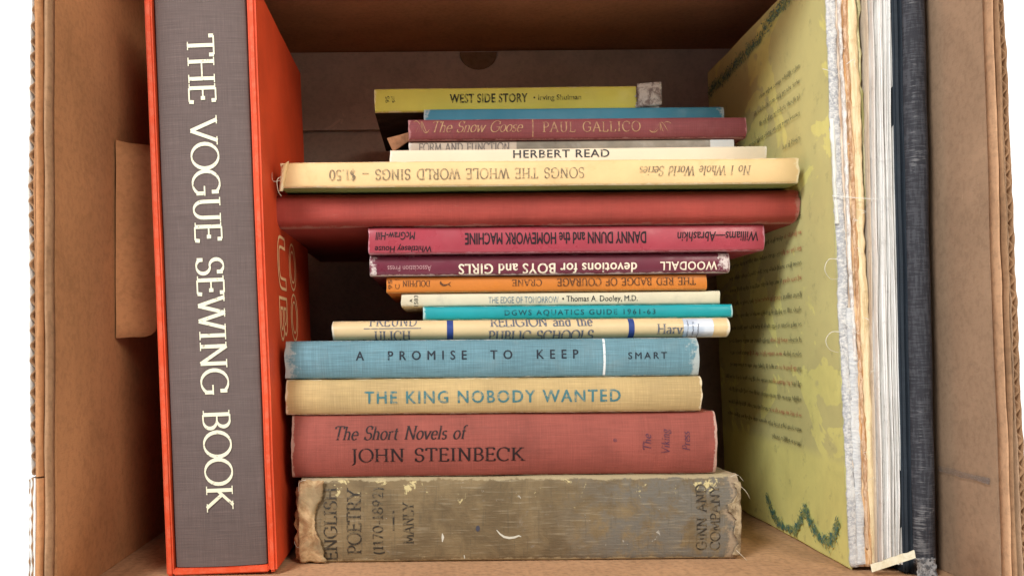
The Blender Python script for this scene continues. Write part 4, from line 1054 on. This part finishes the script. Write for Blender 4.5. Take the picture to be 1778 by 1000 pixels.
th_px([(1462, 452, .3), (1440, 450, .6), (1432, 468, .7), (1442, 484, .4), (1455, 484, .2)])
th_px([(1466, 578, .3), (1445, 576, .5), (1434, 590, .6), (1440, 606, .5), (1456, 612, .2)])
th_px([(1462, 555, .4), (1478, 572, .5), (1492, 580, .4)]); th_px([(1458, 590, .4), (1464, 612, .5), (1474, 622, .3)])
th_px([(1445, 340, .3), (1490, 344, .4), (1530, 345, .6), (1565, 338, .6)], .0002)
th_px([(1428, 120, .4), (1442, 124, .4), (1456, 132, .3)]); th_px([(1470, 112, .4), (1482, 104, .5), (1484, 116, .3)]); th_px([(1460, 560, .5), (1474, 556, .6), (1480, 566, .5)])
for q in range(26):
    py = random.uniform(30, 980); px = 1440+py*.042+random.uniform(0, 45)
    th_px([(px, py, .3), (px+random.uniform(-9, 9), py+random.uniform(-5, 5), .5), (px+random.uniform(-12, 12), py+random.uniform(-14, 14), .3)], .00012)
# printing on the cover that faces the pile (local y = depth, z = height, at x just outside 0)
def cov(px, py):
    """cover position (y,z) seen at a photograph position"""
    o_ = Mg @ Vector((0, 0, 0)); d_ = (Mg @ P(px, py, 100))-o_; t = (-0.0-o_.x)/d_.x; q = o_+d_*t; return q.y, q.z
def leaf_print(name, path, n_, spread, m, seed, size=(.0012, .0032)):
    rr = random.Random(seed); V, Fc = [], []
    pts = [cov(*p) for p in path]
    seg = [math.dist(pts[i], pts[i+1]) for i in range(len(pts)-1)]; tot = sum(seg)
    for q in range(n_):
        d_ = rr.uniform(0, tot); i = 0
        while i < len(seg)-1 and d_ > seg[i]: d_ -= seg[i]; i += 1
        t = d_/seg[i]; cy = pts[i][0]*(1-t)+pts[i+1][0]*t+rr.gauss(0, spread*.6); cz = pts[i][1]*(1-t)+pts[i+1][1]*t+rr.gauss(0, spread*.6)
        a = rr.uniform(0, math.pi); l = rr.uniform(*size); w_ = l*.32
        if not (.002 < cy < DG-.003 and .003 < cz < HG-.003): continue
        ca, sa = math.cos(a), math.sin(a); xx = -.0009-q*3e-7; b_ = len(V)
        for u, v in ((-l, 0), (-.2*l, w_), (l, 0), (-.2*l, -w_)): V.append((xx, cy+u*ca-v*sa, cz+u*sa+v*ca))
        Fc.append((b_, b_+1, b_+2, b_+3))
    if not V: return
    me = pyobj(name, V, Fc, m, gbk); me['kind'] = 'stuff'; return me
GC = ink('pale_leaf_print', (0.22, 0.36, 0.22), (0.6, 0.58, 0.2), .5, 300); GA = ink('green_leaf_print', (0.07, 0.20, 0.14), (0.4, 0.4, 0.12), .5, 300); GB = ink('blue_leaf_print', (0.06, 0.17, 0.19), (0.4, 0.4, 0.12), .4, 300)
gar = [(1334, 862), (1342, 885), (1353, 908), (1368, 918), (1382, 921), (1392, 902), (1401, 880), (1407, 900), (1418, 921), (1430, 936), (1440, 942), (1452, 925), (1458, 905)]
leaf_print('garland_print', gar, 420, .0024, GA, 1, (.0008, .0020)); leaf_print('garland_print', gar, 260, .0018, GB, 2, (.0008, .0020)); leaf_print('garland_print', gar, 140, .0032, GC, 8, (.0007, .0016))
gar2 = [(1232, 162), (1250, 142), (1262, 132), (1278, 112), (1292, 98), (1305, 84), (1320, 72), (1332, 45), (1348, 24), (1362, 6), (1378, -14)]
leaf_print('garland_print', gar2, 420, .0030, GA, 3, (.0007, .0018)); leaf_print('garland_print', gar2, 340, .0030, GB, 4, (.0007, .0018)); leaf_print('garland_print', gar2, 180, .0042, GC, 9, (.0006, .0016))
# unreadable small print: rows of letter-sized strokes
DK = ink('faded_dark_print', (0.07, 0.07, 0.04), (0.45, 0.42, 0.12), .25, 300); RD = ink('faded_red_print', (0.50, 0.10, 0.06), (0.45, 0.42, 0.12), .3, 300)
rows_ = [115, 141, 168, 196, 240] + [375, 403, 430, 456, 482, 511, 537, 563, 590, 615, 640, 667, 694, 721, 746, 770]
redrows = {590: (.3, .5), 667: (.2, .45), 511: (.5, .8), 403: (0, .25), 430: (.0, .3), 482: (0, .28), 615: (.45, .9), 640: (.1, .38), 721: (0, .5)}
rr = random.Random(3); ALLV = {0: [], 1: []}; ALLF = {0: [], 1: []}
for r_, py in enumerate(rows_):
    y0_, z0_ = cov(1391 if py < 260 else 1394, py); V = {0: [], 1: []}; Fc = {0: [], 1: []}
    xpos = 0.0; lim = DG*.62 if py not in (770,) else .035
    if py < 260: lim = .055+.02*rr.random()
    if py == 240: lim = .025
    while xpos < lim:
        wl_ = rr.randint(2, 8); 
        for q in range(wl_):
            k = 1 if (py in redrows and redrows[py][0] <= xpos/(DG*.3) <= redrows[py][1]*1.6) else 0
            yy = y0_+xpos; hgt = rr.choice((.0016, .0016, .0016, .0026)); dn = rr.choice((0, 0, 0, .0008))
            for st_ in range(rr.randint(1, 2)):
                b_ = len(V[k]); o1 = yy+st_*.0007; w_ = .00034
                for du, dv in ((0, -dn), (w_, -dn), (w_, hgt), (0, hgt)): V[k].append((-.0009-b_*1e-8, o1+du, z0_+dv-.0008))
                Fc[k].append((b_, b_+1, b_+2, b_+3))
            b_ = len(V[k]); zz = rr.choice((0, .0007, .0013))
            for du, dv in ((0, zz), (.0011, zz), (.0011, zz+.0003), (0, zz+.0003)): V[k].append((-.00093, yy+du, z0_+dv-.0008))
            Fc[k].append((b_, b_+1, b_+2, b_+3)); xpos += .00165
        xpos += .0014
    for k in (0, 1):
        ob = len(ALLV[k]); ALLV[k] += V[k]; ALLF[k] += [tuple(i+ob for i in f) for f in Fc[k]]
for k, m_ in ((0, DK), (1, RD)):
    o = pyobj('small_print', ALLV[k], ALLF[k], m_, gbk); o['kind'] = 'stuff'

# coverless white page block
YW = 42.5
wbp = P(1522, 1000, YW); wtp = P(1503, 0, YW); wl2 = math.atan2(wtp.x-wbp.x, wtp.z-wbp.z)
wk = thing('coverless_book', 'coverless block of loose white pages standing between the yellow-green and black books', 'book', (wbp.x+.0009, YW*CM, ZF), (0, wl2, 0))
WP = [rough_mat('white_page_%s' % nm, ca, cb, 500, 14, i) for i, (nm, ca, cb) in enumerate((('warm', (0.62, 0.56, 0.50), (0.78, 0.74, 0.68)), ('plain', (0.66, 0.63, 0.58), (0.84, 0.82, 0.78)), ('cool', (0.60, 0.61, 0.60), (0.78, 0.79, 0.78)), ('tan', (0.5, 0.38, 0.28), (0.7, 0.58, 0.44))))]
NP = 21; WW = .0138
for i in range(NP):
    x0 = WW*i/NP; x1 = x0+WW/NP*random.uniform(.68,.9); hh = .283+random.uniform(-.003, .003); y0 = random.uniform(-.0018, .0018)+(.002 if i > 18 else 0)+(.0015 if i < 2 else 0)
    zb = .004 + (0.0 if i < 19 else 0.002)
    V, Fc = [], []; NZ = 50
    for k in range(NZ+1):
        z = zb+(hh-zb)*k/NZ; wv = nz(z*14, 3+i*.12, 0)*.0009+nz(z*45, i*.6, 2)*.00025; yy = y0+nz(z*40, i*3.1, 5)*.0004
        if i >= 19: yy += max(0, nz(z*26, 20+i, 0))*.004; wv += .0010*max(0, nz(z*16, 50+i, 1))*1.5
        for q in ((x0+wv, yy), (x1+wv, yy), (x1, y0+.17), (x0, y0+.17)): V.append((q[0], q[1], z))
    for k in range(NZ):
        for q in range(4): Fc.append((k*4+q, k*4+(q+1) % 4, (k+1)*4+(q+1) % 4, (k+1)*4+q))
    Fc += [(3, 2, 1, 0), (NZ*4, NZ*4+1, NZ*4+2, NZ*4+3)]
    pyobj('page_section', V, Fc, WP[3 if i in (0,) else 0 if i < 4 else 2 if i > 17 else 1], wk, False)
# creased cream strip across the foot of the pages
Mw = (Matrix.Translation(wk.location) @ wk.rotation_euler.to_matrix().to_4x4()).inverted()
pa, pb_ = P(1514, 990, 41.9), P(1590, 965, 41.0)
ps = thing('paper_strip', 'narrow cream folded paper strip lying slanted across the foot of the white pages', 'paper', tuple(pa))
V = []
for t in range(9):
    p = pa.lerp(pb_, t/8)-pa; hgt = .0034+.0008*nz(t*.8, 3, 0)
    V += [(p.x, p.y, p.z-.0008), (p.x-.0004, p.y+.0006, p.z+hgt-.0008), (p.x, p.y+.0030, p.z+hgt-.0014)]
Fc = []
for t in range(8): a = t*3; Fc += [(a, a+3, a+4, a+1), (a+1, a+4, a+5, a+2)]
o = pyobj('folded_sheet', V, Fc, CRM if False else rough_mat('cream_strip', (0.70, 0.62, 0.42), (0.80, 0.74, 0.56), 60, 60, 12), ps); md = o.modifiers.new('thickness', 'SOLIDIFY'); md.thickness = .0004

# black-spined book
YD = 41.9
dbp = P(1574, 1003, YD); dtp = P(1553, 0, YD); dl = math.atan2(dtp.x-dbp.x, dtp.z-dbp.z)
dk = thing('hardcover_book', 'tall black cloth book with navy board and scuffed spine beside the right box wall', 'book', (dbp.x+.0008, YD*CM, ZF), (0, dl, 0))
WD_, HD, DD = .0139, .288, .2
NAVY = book_mat('navy_board_cloth', (0.022, 0.030, 0.040), L=HD, H=.006, axis='zx', cloth=.3, seed=31, dirt=(.06, .08, .1), rough=.6, dirtamt=.4)
n = NT('black_cloth', .75, .3)
a = n.noise((900, 200, 110), 1, 3, .6); b = n.noise((140, 200, 1500), 1, 3, .6); g = n.noise((1, 1, 1), 45, 5, .7, .3); x, y, z = n.xyz()
base = n.mix(n.rng(n.math('ADD', a, b), .9, 1.15), (0.030, 0.030, 0.036), (0.062, 0.062, 0.070))
scf = n.math('ADD', g, n.rng(z, .12, .0, 0, .16)); ridge = n.rng(n.math('ABSOLUTE', n.math('SUBTRACT', x, .0062)), .0028, 0, 0, .10)
scf = n.math('ADD', scf, ridge)
base = n.mix(n.rng(n.math('MULTIPLY', n.math('ADD', scf, n.math('MULTIPLY', n.math('SUBTRACT', b, .5), .9)), 1), .70, .90, 0, .7), base, (0.22, 0.215, 0.215))
n.bump(n.math('ADD', a, b), .7, .0005); BLK = n.col(base)
obj('cover_board', rough_box((0, .0035, 0), (.0030, DD, HD), .008, .0004, .0008, 1), NAVY, dk, True)
bm = bmesh.new(); rows = []
ol = []
for k in range(13):
    t = k/12; ol.append((.0036+(WD_-.0036)*t, -.0030*(1-abs(2*t-1)**2.4)+.0012))
ol += [(WD_, .008), (.0036, .008)]
hing = [(.0031, .0040), (.0036, .0030)]
NZ = 90
for i in range(NZ+1):
    z = HD*i/NZ; en = .002*max(0, 1-z/.006)
    rows.append([bm.verts.new((x+nz(z*22, x*90, 3)*.0004, y+nz(z*35, x*200, 5)*.0005+en, z+(nz(x*300, 2, 1)*.0015 if i == 0 else 0))) for x, y in ol])
for i in range(NZ):
    for k in range(len(ol)): q = (k+1) % len(ol); bm.faces.new((rows[i][k], rows[i+1][k], rows[i+1][q], rows[i][q]))
bm.faces.new(rows[0]); bm.faces.new(rows[-1][::-1])
obj('spine', bm, BLK, dk, True)
obj('cover_board', rough_box((WD_-.0028, .0085, 0), (WD_, DD, HD), .01, .0003, .0006, 5), BLK, dk, True)
obj('page_block', rough_box((.0033, .0085, .003), (WD_-.003, DD-.004, HD-.003), .02, .0002, 0, 7), pages_mat('page_edges_black_book', (0.55, 0.5, 0.4), 0), dk)
obj('hinge_cloth', rough_box((.0030, .0022, .0005), (.0037, .0080, HD-.0005), .01, .0003, .0002, 9), NAVY, dk, True)
def foot(u, v):
    return (.003+.009*u+.001*nz(u*6, v*6, 1), -.0022-.0015*abs(nz(u*6, v*7, 4))+.001*v, -.0+.0085*v+.001*nz(u*9, 3, 2))
torn(dk, 'frayed_spine_foot', foot, 10, 10, rough_mat('frayed_grey_cloth', (0.10, 0.10, 0.105), (0.36, 0.35, 0.34), 500, 500, 7), .0004)

sc.render.engine = 'CYCLES'
